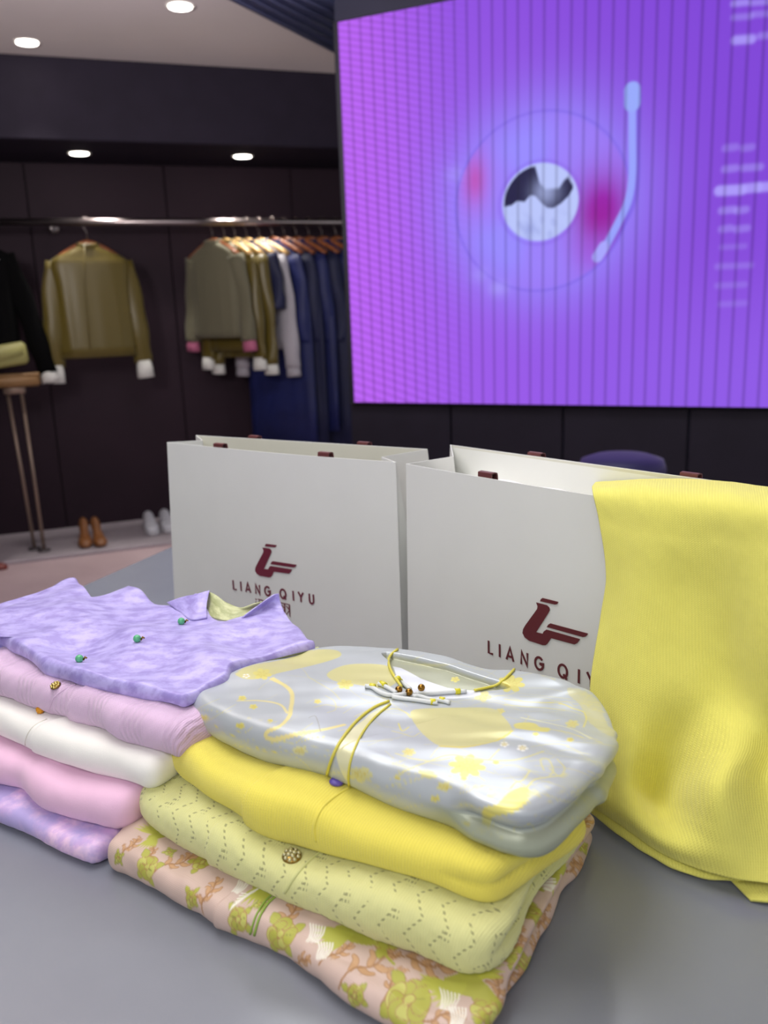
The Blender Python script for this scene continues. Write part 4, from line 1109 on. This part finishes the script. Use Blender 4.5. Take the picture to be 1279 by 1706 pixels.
# --- pale lime pointelle cardigan
out2 = Zp([(228, 1350), (245, 1374), (265, 1388), (330, 1425), (400, 1462), (470, 1492), (560, 1530), (640, 1562), (720, 1590), (780, 1612), (812, 1612), (840, 1592), (862, 1558), (880, 1510), (905, 1470), (950, 1420), (984, 1372)], .042)+back((.335, .255), (.2, .25), (.06, .245), (.012, .18), (.0, .09))
pk2 = placket(.128, .25, .0022)
fB = folded(out2, I2, I1, .017, N=900, K=50, M=22, sigma=.006, dense=2.0, dbl=lambda C: side_w(C, .325, .9),
    wrinkle=lambda x, y, E: .0014*waves(x, y, 51, .08)+.0003*waves(x, y, 52, .014)+pk2(x, y, E))
ang = math.atan2(E1[1], E1[0])
gB = thing('lime_cardigan', 'folded pale lime openwork knit cardigan with a jewelled button, second from bottom right stack', 'cardigan', (ORI[0]+.2, ORI[1]+.1, TZ+.034))
m_lime = knit('pale_lime_openwork', (222, 222, 154), ang=ang, pitch=.0024, dark=.12, stren=.5, holes=True, sheen=.5)
mesh('body', fB.V, fB.F, m_lime, gB, uv=fB.Q)
m_limed = knit('lime_rib', (214, 216, 148), ang=ang, pitch=.0022, dark=.2, stren=.5)
cord(fB, 'placket_edge', [(548, 1408), (520, 1430), (494, 1458), (474, 1488)], .0012, m_limed, gB, lift=.0003)
def jewel(o, name, px, py, r, mat1, mat2, parent, lab=None):
    h = hit(o, px, py); c, n = h[0], h[1]; ax = frame_at(n)
    b = thing_part(name, parent, c)
    MB().lathe([(r*.25, 0), (r*.9, 0), (r, r*.15), (r*.85, r*.35), (r*.3, r*.45)], c, 20, ax).put('setting', mat1, b)
    mb = MB()
    for k in range(9):
        a = 2*math.pi*k/9; mb.ball(c+ax[0]*r*.72*math.cos(a)+ax[1]*r*.72*math.sin(a)+n*r*.35, r*.23, 8, 6)
    for k in range(4):
        a = 2*math.pi*k/4+.4; mb.ball(c+ax[0]*r*.3*math.cos(a)+ax[1]*r*.3*math.sin(a)+n*r*.5, r*.26, 8, 6)
    mb.put('stones', mat2, b)
    return b
def thing_part(name, parent, c):
    """ a part that has sub-parts: an Empty under its thing """
    o = bpy.data.objects.new(name, None); COL.objects.link(o); o.parent = parent; o.empty_display_size = .01
    o.location = tuple(float(v) for v in (np.array(c)-ORG[parent.name])); ORG[o.name] = np.array(c, float); return o
m_gold = plain('old_gold', (150, 120, 60), .3, 1.0, var=.2, scale=400)
m_stone = plain('smoky_stone', (196, 190, 150), .12, .6, var=.3, scale=500)
jewel(fB, 'button', 486, 1428, .0082, m_gold, m_stone, gB)

# --- bright yellow knit cardigan
out3 = Zp([(281, 1258), (286, 1278), (300, 1295), (350, 1333), (430, 1380), (520, 1405), (620, 1441), (720, 1470), (790, 1490), (825, 1494), (848, 1478), (880, 1452), (930, 1418), (985, 1372)], .080)+back((.315, .245), (.2, .245), (.08, .245), (.03, .18), (.012, .12))
pk3 = placket(.155, .22, .0035, .07)
fC = folded(out3, I3, I2, .017, N=900, K=50, M=22, sigma=.006, dense=2.0, dbl=lambda C: side_w(C, .335, .5),
    wrinkle=lambda x, y, E: .0012*waves(x, y, 61, .09)+pk3(x, y, E))
gC = thing('yellow_cardigan', 'folded bright yellow knit cardigan directly under the silver floral jacket', 'cardigan', (ORI[0]+.2, ORI[1]+.1, TZ+.071))
m_yel = knit('bright_yellow_knit', (244, 230, 98), ang=ang, pitch=.0026, dark=.2, stren=.6, sheen=.4)
mesh('body', fC.V, fC.F, m_yel, gC, uv=fC.Q)
cord(fC, 'placket_edge', [(582, 1312), (556, 1328), (534, 1350), (523, 1378), (526, 1402)], .0012, m_yel, gC, lift=.0002)

# --- silver floral satin jacket on top
out4 = Zp([(309, 1182), (330, 1212), (375, 1240), (430, 1264), (490, 1284), (545, 1297), (590, 1316), (640, 1334), (700, 1354), (760, 1376), (810, 1398), (866, 1413), (905, 1402), (955, 1375), (992, 1336)], .116)+Zp([(1012, 1290), (1028, 1240), (1029, 1208), (1014, 1182), (985, 1160), (940, 1136), (900, 1120), (858, 1110)], .131)+Zp([(800, 1100), (740, 1088), (690, 1080), (645, 1077), (590, 1078), (535, 1080), (480, 1090), (430, 1104), (390, 1124)], .138)+Zp([(350, 1146)], .132)+Zp([(322, 1164)], .125)
def groove(x, y, E):
    a, b = ab(x, y)
    return 0*x
neckpix = [(652, 1086), (650, 1103), (664, 1132), (690, 1152), (740, 1160), (800, 1154), (838, 1140), (862, 1112), (820, 1103), (760, 1090), (700, 1082)]
fS0 = folded(out4, I4, I3, .016, N=300, K=40, M=12, sigma=.006)
nq = [qhit(fS0, *p) for p in neckpix]; nq = np.array([q for q in nq if q is not None])
nqc = catmull(nq, 60, True)
def inpoly(x, y, poly, soft):
    sh = x.shape; Q = np.c_[x.ravel(), y.ravel()]; ins = np.zeros(len(Q), bool); dm = np.full(len(Q), 1e9); n = len(poly)
    for i in range(n):
        a, b = poly[i], poly[(i+1) % n]
        if a[1] != b[1]: ins ^= ((a[1] > Q[:, 1]) != (b[1] > Q[:, 1])) & (Q[:, 0] < (b[0]-a[0])*(Q[:, 1]-a[1])/(b[1]-a[1])+a[0])
        abv = b-a; t_ = np.clip(((Q-a)@abv)/(abv@abv+1e-12), 0, 1); dm = np.minimum(dm, np.linalg.norm(Q-(a+t_[:, None]*abv), axis=1))
    return sstep(-soft, soft, np.where(ins, dm, -dm)).reshape(sh)
def wrS(x, y, E):
    a, b = ab(x, y)
    w_ = .0024*waves(a*1.0, b*1.6, 71, .16)+.0004*waves(a, b, 72, .045)
    # soft folds running from the right shoulder
    w_ += .0013*np.sin((a*.35-b)*130+waves(a, b, 73, .1)*1.2)*sstep(.24, .34, a)*sstep(.06, .14, b)
    w_ -= .007*inpoly(x, y, nqc, .002)*(E < .5)
    # overlap of the front edges
    d = a-(.205+.36*b+.8*b*b); w_ += .0016*sstep(-.001, .001, d)*np.exp(-np.clip(d, 0, 1)/.05)*sstep(.20, .16, b)
    return w_
fS = folded(out4, I4, I3, .016, N=1900, K=180, M=28, sigma=.0045, dbl=lambda C: side_w(C, .335, 1.0), wrinkle=wrS)
gS = thing('silver_floral_jacket', 'folded silver satin jacket with yellow flowers and corded beads, top of right stack', 'jacket', (ORI[0]+.2, ORI[1]+.1, TZ+.108))
SIL = (180, 187, 192)
cs = np.zeros((len(fS.V), 3))+np.array(lin(SIL))
CR, YE, YL = (206, 202, 138), (212, 198, 84), (216, 208, 112)
def qpix(P): return np.array([q for q in (qhit(fS, *p) for p in P) if q is not None])
def spx(P, n=None): return catmull(P, n or max(10, int(len(P)*6)))
c6 = lambda L: [(640+x/3.197, 1080+y/3.197) for x, y in L]
c5 = lambda L: [(300+x/3.553, 1100+y/3.553) for x, y in L]
def S_line(P, wpx, rgb, al=1.0):
    q = qpix(spx(P))
    if len(q) > 1: paint_line(cs, fS.Q, q, wpx*.00062, rgb, .0006, al)
def S_poly(P, rgb, al=1.0, smooth=True):
    q = qpix(catmull(P, len(P)*5, True) if smooth else P)
    if len(q) > 3: paint_poly(cs, fS.Q, q, rgb, .0008, al)
def flower(px, py, r, rgb, k=8, rgb2=(206, 190, 90), sq=.62):
    P = []
    for i in range(k*6):
        a = 2*math.pi*i/(k*6); rr_ = r*(.62+.38*abs(math.cos(a*k/2))**.7)
        P.append((px+rr_*math.cos(a+.2), py+rr_*sq*math.sin(a+.2)))
    S_poly(P, rgb, 1, False)
    for i in range(k):
        a = 2*math.pi*(i+.5)/k+.2
        S_line([(px+r*.15*math.cos(a), py+r*.15*sq*math.sin(a)), (px+r*.38*math.cos(a+.2), py+r*.38*sq*math.sin(a+.2)), (px+r*.62*math.cos(a), py+r*.62*sq*math.sin(a))], 1.6, rgb2, .8)
    S_line([(px+r*.4*math.cos(a), py+r*.4*sq*math.sin(a)) for a in np.linspace(0, 6.28, 10)], 1.2, rgb2, .6)
# scattered fine woven lines
g0 = np.random.default_rng(12)
for k in range(150):
    x, y = g0.uniform(330, 1010), g0.uniform(1095, 1395); a = g0.uniform(-.9, .9); L = g0.uniform(14, 46)
    P = [(x+L*s_*math.cos(a)+g0.uniform(-4, 4), y+L*s_*math.sin(a)*.7+g0.uniform(-4, 4)) for s_ in (-1, -.3, .4, 1)]
    S_line(P, g0.uniform(.8, 1.7), CR if k % 3 else YL, g0.uniform(.35, .8))
for k in range(26):
    x, y = g0.uniform(700, 1000), g0.uniform(1150, 1330); L = g0.uniform(30, 80)
    P = [(x-L, y+g0.uniform(-10, 6)), (x-L*.3, y-g0.uniform(0, 8)), (x+L*.4, y+g0.uniform(0, 8)), (x+L, y+g0.uniform(8, 22))]
    S_line(P, 1.3, CR, .6)
for k in range(16):
    x, y = g0.uniform(350, 980), g0.uniform(1110, 1380); flower(x, y, g0.uniform(5, 9), YL, 5)
S_poly(c6([(140, 340), (200, 322), (400, 316), (570, 320), (630, 360), (680, 440), (600, 490), (430, 525), (300, 520), (220, 470), (160, 400)]), CR)
S_line(c6([(300, 522), (430, 526), (560, 502), (620, 482), (682, 440)]), 3.5, YE)
S_poly([(392, 1122), (430, 1104), (480, 1090), (530, 1082), (562, 1084), (566, 1094), (530, 1106), (470, 1120), (420, 1132)], CR)
S_poly([(545, 1122), (575, 1108), (620, 1106), (650, 1112), (660, 1134), (640, 1146), (590, 1140), (556, 1134)], CR)
S_poly(c6([(520, 900), (530, 850), (600, 830), (660, 770), (740, 738), (772, 762), (760, 820), (700, 870), (620, 890), (575, 900), (560, 950), (530, 940)]), YL)
S_poly(c6([(690, 405), (740, 395), (800, 400), (830, 420), (880, 425), (870, 445), (800, 440), (740, 432), (700, 425)]), YL)
S_poly(c6([(980, 210), (1060, 225), (1140, 280), (1200, 350), (1235, 430), (1215, 470), (1150, 440), (1080, 380), (1040, 300), (985, 250)]), CR, .6)
S_poly(c6([(180, 650), (240, 655), (285, 675), (265, 692), (210, 685)]), CR)
flower(778, 1276, 32, YL, 8); flower(851, 1139, 24, YL, 7); flower(804, 1160, 15, CR, 5); flower(681, 1253, 12, CR, 6); flower(760, 1134, 9, YL, 5); flower(953, 1206, 12, CR, 6)
flower(437, 1123, 16, YL, 6); flower(575, 1140, 14, YL, 6); flower(410, 1126, 6, (240, 240, 235), 5); flower(740, 1310, 14, CR, 5); flower(600, 1290, 22, (206, 202, 140), 5); flower(840, 1240, 8, (232, 232, 226), 5); flower(870, 1246, 10, (232, 232, 226), 5); flower(826, 1270, 6, YL, 5); flower(340, 1196, 9, CR, 5); flower(500, 1250, 14, (208, 206, 158), 6)
for P, w_, c_ in ((c6([(60, 680), (140, 640), (230, 605), (350, 568), (500, 590), (620, 598), (720, 590), (850, 548)]), 2.6, CR), (c6([(60, 560), (160, 590), (260, 600), (350, 585)]), 2, CR), (c6([(560, 592), (590, 560), (612, 538)]), 2, CR),
                 (c6([(672, 745), (700, 715), (740, 700), (775, 652)]), 1.8, YL), (c6([(760, 740), (800, 700), (860, 688), (930, 680)]), 2, YL), (c6([(850, 650), (832, 600), (850, 585), (880, 600), (900, 650), (880, 680)]), 2, CR),
                 (c6([(880, 640), (930, 680), (960, 640), (920, 590)]), 1.8, CR), (c6([(730, 370), (880, 400), (1000, 430), (1100, 480)]), 4, (214, 216, 188)), (c6([(880, 430), (980, 450), (1060, 478)]), 2, YL),
                 (c6([(930, 295), (960, 300), (1000, 320), (1060, 340), (1075, 380), (1060, 420)]), 2, YL), (c6([(640, 300), (740, 310), (860, 318), (960, 330)]), 2, CR), (c6([(640, 270), (760, 285), (900, 290)]), 2, CR),
                 (c6([(0, 330), (60, 322), (120, 345), (140, 370)]), 2.4, CR), (c6([(40, 440), (100, 455), (150, 470), (190, 450)]), 1.8, CR), (c6([(75, 400), (95, 440), (130, 420)]), 2.2, YL),
                 (c5([(540, 110), (620, 150), (662, 200), (655, 290), (640, 340), (590, 390), (520, 420), (508, 450), (560, 468), (700, 436), (850, 410), (970, 382)]), 6.5, (222, 210, 140)),
                 (c5([(340, 240), (480, 240), (590, 262), (635, 312)]), 4, (222, 212, 150)), (c5([(620, 150), (590, 130), (550, 105)]), 5, (222, 212, 140)),
                 (c5([(200, 380), (260, 430), (350, 455)]), 1.4, YL), (c5([(430, 500), (480, 530), (520, 540), (600, 545)]), 1.4, YL), (c5([(760, 340), (800, 330), (820, 380), (830, 420)]), 1.2, (150, 150, 140)), (c5([(860, 210), (910, 240), (920, 290), (870, 310)]), 1.2, CR),
                 (c5([(530, 490), (620, 480), (680, 490), (740, 440)]), 1.4, CR), (c5([(850, 455), (780, 460), (720, 480)]), 1.6, CR)):
    S_line(P, w_, c_)
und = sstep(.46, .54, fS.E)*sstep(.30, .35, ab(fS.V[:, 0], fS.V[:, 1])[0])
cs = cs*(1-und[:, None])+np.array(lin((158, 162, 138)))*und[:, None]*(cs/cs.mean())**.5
# cream facing strip between the two piped front edges
S_poly([(652, 1170), (616, 1190), (585, 1216), (560, 1250), (547, 1294), (582, 1306), (586, 1268), (600, 1228), (624, 1196), (650, 1176)], (220, 218, 176), 1, False)
# inside of the neck: white lining in front, grey-green back of the collar above
nin = inpoly(fS.Q[:, 0], fS.Q[:, 1], nqc, .0008)
cs = cs*(1-nin[:, None])+np.array(lin((160, 164, 140)))*nin[:, None]
S_poly([(654, 1110), (668, 1113), (700, 1130), (745, 1146), (800, 1152), (800, 1158), (740, 1164), (692, 1156), (664, 1135)], (214, 218, 228), 1, False)
S_line([(668, 1106), (720, 1108), (760, 1106)], 1.5, CR, .6); flower(758, 1132, 8, YL, 5)
t = None
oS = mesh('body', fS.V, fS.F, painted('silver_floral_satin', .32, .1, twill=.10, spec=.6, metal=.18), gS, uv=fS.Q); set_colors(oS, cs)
m_ypip = plain('yellow_green_piping', (206, 196, 76), .35)
cord(fS, 'piping', [(648, 1169), (622, 1180), (592, 1204), (566, 1238), (552, 1268), (544, 1294)], .0014, m_ypip, gS)
cord(fS, 'piping', [(650, 1174), (622, 1198), (600, 1228), (586, 1262), (581, 1290), (582, 1308)], .0011, m_ypip, gS)
cord(fS, 'neck_piping', [(668, 1081), (652, 1090), (646, 1104), (652, 1122), (660, 1134), (668, 1146)], .0015, m_ypip, gS, lift=.0015)
cord(fS, 'neck_piping', [(866, 1106), (852, 1122), (834, 1138), (814, 1147), (790, 1152)], .0014, m_ypip, gS, lift=.0015)
# corded frog fastening
m_cordw = plain('white_braid', (222, 226, 226), .6, bump=.6, bscale=1500)
m_wrap = plain('yellow_wrap', (214, 206, 40), .35)
m_bead = plain('bronze_bead', (150, 110, 44), .22, .9, var=.1)
fz = thing_part('frog_fastening', gS, hit(fS, 680, 1160)[0])
k3 = lambda L: [(600+x/6.395, 1090+y/6.395) for x, y in L]
for L in ([(50, 360), (130, 370), (200, 425), (320, 462), (480, 445)], [(190, 335), (250, 355), (330, 400), (380, 432)], [(365, 258), (410, 300), (470, 345), (530, 395)], [(600, 440), (700, 442), (850, 432), (1000, 420), (1130, 415)], [(340, 475), (450, 492), (600, 510), (760, 535), (820, 540)], [(560, 470), (640, 470), (720, 500), (870, 515), (950, 540)]):
    cord(fS, 'braided_cord', k3(L), .0021, m_cordw, fz, lift=.0022, n=14)
for (x, y, dx, dy) in ((130, 365, 1, .25), (240, 345, 1, .5), (405, 295, .8, .7), (1035, 418, 1, -.05), (770, 532, 1, .05), (868, 512, 1, .2)):
    a = k3([(x-dx*26, y-dy*26), (x+dx*26, y+dy*26)]); S_ = on_surface(fS, a, 4, .0024)
    if len(S_) == 4: MB().tube([s_[0] for s_ in S_], .0029, 12).put('yellow_wrap', m_wrap, fz)
for (x, y) in ((405, 405), (515, 432), (645, 380)):
    h = hit(fS, *k3([(x, y+10)])[0]); MB().ball(h[0]+h[1]*.0036, .0037).put('bead', m_bead, fz)
# lilac toggle peeping out between silver jacket and yellow cardigan
h = hit(fC, 560, 1306)
if h: MB().ball(h[0]+h[1]*.002, .0048, sc=(1.3, 1, .7), ax=frame_at(h[1])).put('button', plain('violet_button', (98, 80, 170), .35), gC, label='small violet button')

# ================================================================== LEFT-HAND STACK
O2 = onz(155, 1437, TZ)[:2]
def ab2(x, y): return (x-O2[0])*E1[0]+(y-O2[1])*E1[1], (x-O2[0])*E2[0]+(y-O2[1])*E2[1]   # a runs 0 at the right corner, negative to the left
def back2(*pts): return [tuple(O2+E1*a+E2*b) for a, b in pts]
def iface2(z, seed, amp, droop=.005):
    def fn(x, y):
        a, b = ab2(x, y)
        return TZ+z+amp*waves(a, b*.6, seed, .17)-droop*np.clip(1-b/.07, 0, 1.3)**2
    return fn
J1 = iface2(.027, 81, .002); J2 = iface2(.062, 82, .003); J3 = iface2(.096, 83, .0025); J4 = iface2(.132, 84, .003); J5 = iface2(.152, 85, .004, .010)
def lpack(pix, z, right, bk=.27, left=-.36):
    return back2((left, bk), (left, .02))+Zp(pix, z)+back2(*right)
def lw(seed, amp=.0013, pk=None):
    return lambda x, y, E: amp*waves(x, y, seed, .085)+amp*.15*waves(x, y, seed+1, .02)+(pk(x, y, E) if pk else 0)
def pk_l(a0, slope, h=.0018, fade=.05):
    def fn(x, y, E):
        a, b = ab2(x, y); d = a-(a0+slope*b+.9*b*np.abs(b)); return h*sstep(-.0012, .0012, d)*np.exp(-np.clip(d, 0, 1)/fade)
    return fn
def left_garment(fold, name, label, cat, mat, z):
    g = thing(name, label, cat, (O2[0]-.15, O2[1]+.2, TZ+z)); mesh('body', fold.V, fold.F, mat, g, uv=fold.Q); return g
f1 = folded(lpack([(-40, 1347), (0, 1369), (60, 1396), (110, 1420), (154, 1438), (182, 1424)], .008, [(.015, .06), (.012, .16), (.0, .25)]), J1, ground, .012, N=600, K=40, M=14, sigma=.004, dense=1.6, wrinkle=lw(91))
g1 = left_garment(f1, 'violet_brocade_jacket', 'folded violet and pink brocade garment at the bottom of the left stack', 'jacket', damask('violet_pink_brocade', (212, 176, 224), (238, 204, 234), (176, 162, 216), 60, .5, .3, .42, .58), 0)
f2 = folded(lpack([(-40, 1290), (0, 1300), (28, 1307), (40, 1322), (77, 1345), (129, 1362), (206, 1380), (232, 1366)], .036, [(.028, .08), (.025, .17), (.01, .255)]), J2, J1, .016, N=700, K=40, M=18, sigma=.005, dense=1.6, wrinkle=lw(93, .0016))
g2 = left_garment(f2, 'pink_sweater', 'folded plain soft pink sweater, second from bottom of the left stack', 'sweater', knit('soft_pink_knit', (233, 190, 218), ang=ang, pitch=.0013, dark=.06, stren=.2, sheen=.5), .027)
f3 = folded(lpack([(-40, 1205), (0, 1224), (52, 1250), (103, 1271), (168, 1287), (253, 1318), (285, 1300)], .070, [(.045, .10), (.04, .18), (.02, .255)]), J3, J2, .016, N=700, K=40, M=18, sigma=.005, dense=1.6, wrinkle=lw(95, .0013, pk_l(-.128, .3, .0018)))
g3 = left_garment(f3, 'white_sweater', 'folded white fluffy sweater with an amber bead, middle of the left stack', 'sweater', knit('fluffy_white', (240, 238, 232), ang=ang, pitch=.0012, dark=.04, stren=.15, sheen=.8), .062)
cord(f3, 'placket_edge', [(78, 1198), (56, 1210), (44, 1228), (42, 1246)], .0008, plain('cream_thread', (216, 212, 200), .6), g3, lift=.0002)
f4 = folded(lpack([(-40, 1140), (0, 1157), (59, 1178), (111, 1193), (155, 1206), (181, 1224), (258, 1251), (300, 1262), (330, 1246)], .104, [(.09, .12), (.08, .2), (.05, .255)]), J4, J3, .016, N=800, K=45, M=20, sigma=.005, dense=1.6, wrinkle=lw(97, .0016, pk_l(-.105, .3, .0026)))
m_cab = knit('pink_lilac_cable_knit', (221, 190, 220), ang=ang, pitch=.0022, dark=.10, stren=.55, cable=True, sheen=.6)
g4 = left_garment(f4, 'cable_knit_cardigan', 'folded pink lilac cable knit cardigan directly under the lilac vest', 'cardigan', m_cab, .096)
cord(f4, 'placket_edge', [(126, 1140), (102, 1152), (86, 1168), (82, 1184)], .0011, m_cab, g4, lift=.0002)
jewel(f4, 'button', 93, 1143, .0058, m_gold, plain('gold_stone', (216, 196, 120), .15, .8), g4)
m_amber = plain('amber_bead', (206, 140, 20), .4, .1, var=.2, scale=300)
h = hit(f3, 68, 1188) or hit(f4, 68, 1188)
bb = thing_part('bead_button', g3, h[0]); cb_ = h[0]+h[1]*.004
MB().ball(cb_, .0044).put('bead', m_amber, bb)
mb = MB()
for k in range(14):
    a, b = k*2.4, math.acos(1-2*(k+.5)/14); mb.ball(cb_+.004*np.array([math.sin(b)*math.cos(a), math.sin(b)*math.sin(a), math.cos(b)]), .0011, 6, 4)
mb.put('knurls', m_amber, bb)

# --- lilac damask vest on top, neck opening at the back
outV = back2((-.36, .30), (-.36, .06))+Zp([(-40, 1052), (0, 1074), (40, 1098), (77, 1119), (126, 1138), (180, 1150), (232, 1161), (275, 1172), (305, 1179)], .136)+Zp([(332, 1162), (352, 1150), (383, 1138), (386, 1124), (420, 1112), (460, 1100), (500, 1090), (531, 1081)], .140)+Zp([(515, 1064), (495, 1038), (478, 1022), (462, 1010), (446, 1012), (425, 1026), (398, 1034), (368, 1034), (350, 1024), (336, 1006), (300, 1004), (262, 1000), (240, 990), (216, 976), (196, 984), (150, 994), (100, 1003), (60, 1014), (0, 1021)], .150)
def J5v(x, y):
    a, b = ab2(x, y)
    return TZ+.151+.0035*waves(a, b, 85, .13)-.008*np.clip(1-b/.06, 0, 1.3)**2-.004*np.clip((a-.12)/.05, 0, 1)
def J4v(x, y): return np.minimum(J4(x, y)+.0005, J5v(x, y)-.006)
cV = onz(230, 1080, TZ+.15)[:2]
fV = folded(outV, J5v, J4v, .006, N=1100, K=90, M=14, sigma=.0025, center=cV,
    wrinkle=lambda x, y, E: .0024*waves(ab2(x, y)[0], ab2(x, y)[1]*1.6, 101, .11)+.0004*waves(x, y, 102, .04))
gV = thing('lilac_vest', 'folded lilac damask vest with green bead buttons, top of the left stack', 'vest', (O2[0]-.15, O2[1]+.2, TZ+.132))
m_lil = damask('lilac_damask', (152, 138, 204), (188, 178, 234), None, 44, .36, .3, .40, .60, .1)
mesh('body', fV.V, fV.F, m_lil, gV, uv=fV.Q)
m_grn = damask('pale_green_lining', (158, 164, 112), (196, 200, 150), None, 40, .5, .2, .42, .58)
cord(fV, 'front_edge', [(310, 1010), (330, 1004)], .0008, m_lil, gV)
# stand collar, lilac outside and green inside
Zq = lambda px, py, z: onz(px, py, TZ+z)
colL = [[Zq(278, 1004, .150), Zq(300, 1020, .150), Zq(318, 1033, .150), Zq(345, 1030, .151)], [Zq(300, 996, .160), Zq(318, 1004, .160), Zq(332, 1010, .160), Zq(344, 1008, .160)], [Zq(325, 990, .168), Zq(334, 988, .170), Zq(341, 986, .171), Zq(349, 984, .172)]]
cl = sheet(colL, 30, 20, .0016); mesh('collar', cl.V, cl.F, m_lil, gV, uv=cl.Q)
colR = [[Zq(398, 1034, .150), Zq(425, 1030, .150), Zq(450, 1024, .150), Zq(474, 1022, .150)], [Zq(412, 1022, .158), Zq(434, 1012, .158), Zq(452, 1006, .158), Zq(468, 1006, .158)], [Zq(434, 1006, .164), Zq(448, 996, .168), Zq(458, 990, .170), Zq(464, 989, .171)]]
cl = sheet(colR, 30, 20, .0016); mesh('collar', cl.V, cl.F, m_lil, gV, uv=cl.Q)
colB = [[Zq(344, 1024, .149), Zq(362, 1032, .149), Zq(384, 1034, .149), Zq(410, 1030, .149), Zq(436, 1018, .149)], [Zq(345, 1006, .156), Zq(362, 1016, .155), Zq(384, 1022, .154), Zq(408, 1018, .154), Zq(436, 1006, .156)], [Zq(348, 986, .170), Zq(360, 992, .166), Zq(378, 1004, .160), Zq(402, 1012, .158), Zq(438, 1003, .162)]]
cl = sheet(colB, 40, 20, .0014, lambda u, v: .0008*waves(u, v, 7, .03)); mesh('collar_lining', cl.V, cl.F, m_grn, gV, uv=cl.Q, label='pale green collar lining')
lnR = [[Zq(380, 1120, .139), Zq(440, 1102, .139), Zq(500, 1086, .139), Zq(530, 1078, .139)], [Zq(384, 1132, .134), Zq(445, 1116, .134), Zq(500, 1100, .134), Zq(536, 1086, .136)], [Zq(388, 1142, .131), Zq(450, 1128, .131), Zq(505, 1114, .131), Zq(540, 1096, .133)]]
cl = sheet(lnR, 40, 14, .0016); mesh('armhole_lining', cl.V, cl.F, m_grn, gV, uv=cl.Q, label='pale green lining below the armhole')
cord(fV, 'armhole_piping', [(388, 1134), (420, 1110), (460, 1098), (500, 1088), (527, 1082)], .0009, plain('dark_olive_edge', (96, 100, 70), .5), gV)
m_jade = plain('jade_bead', (92, 178, 128), .25, 0, var=.2, scale=250)
for (px, py) in ((132, 1103), (229, 1069), (302, 1040)):
    h = hit(fV, px, py)
    b = thing_part('button', gV, h[0]); MB().ball(h[0]+h[1]*.0036, .0043).put('bead', m_jade, b)
    ax = frame_at(h[1]); MB().tube([h[0]+h[1]*.0036+cr*(.005+.003*s_)+cu*(.002*math.sin(s_*3)) for s_ in (-.3, .4, 1.0)], .0011, 8).put('loop', m_gold, b)
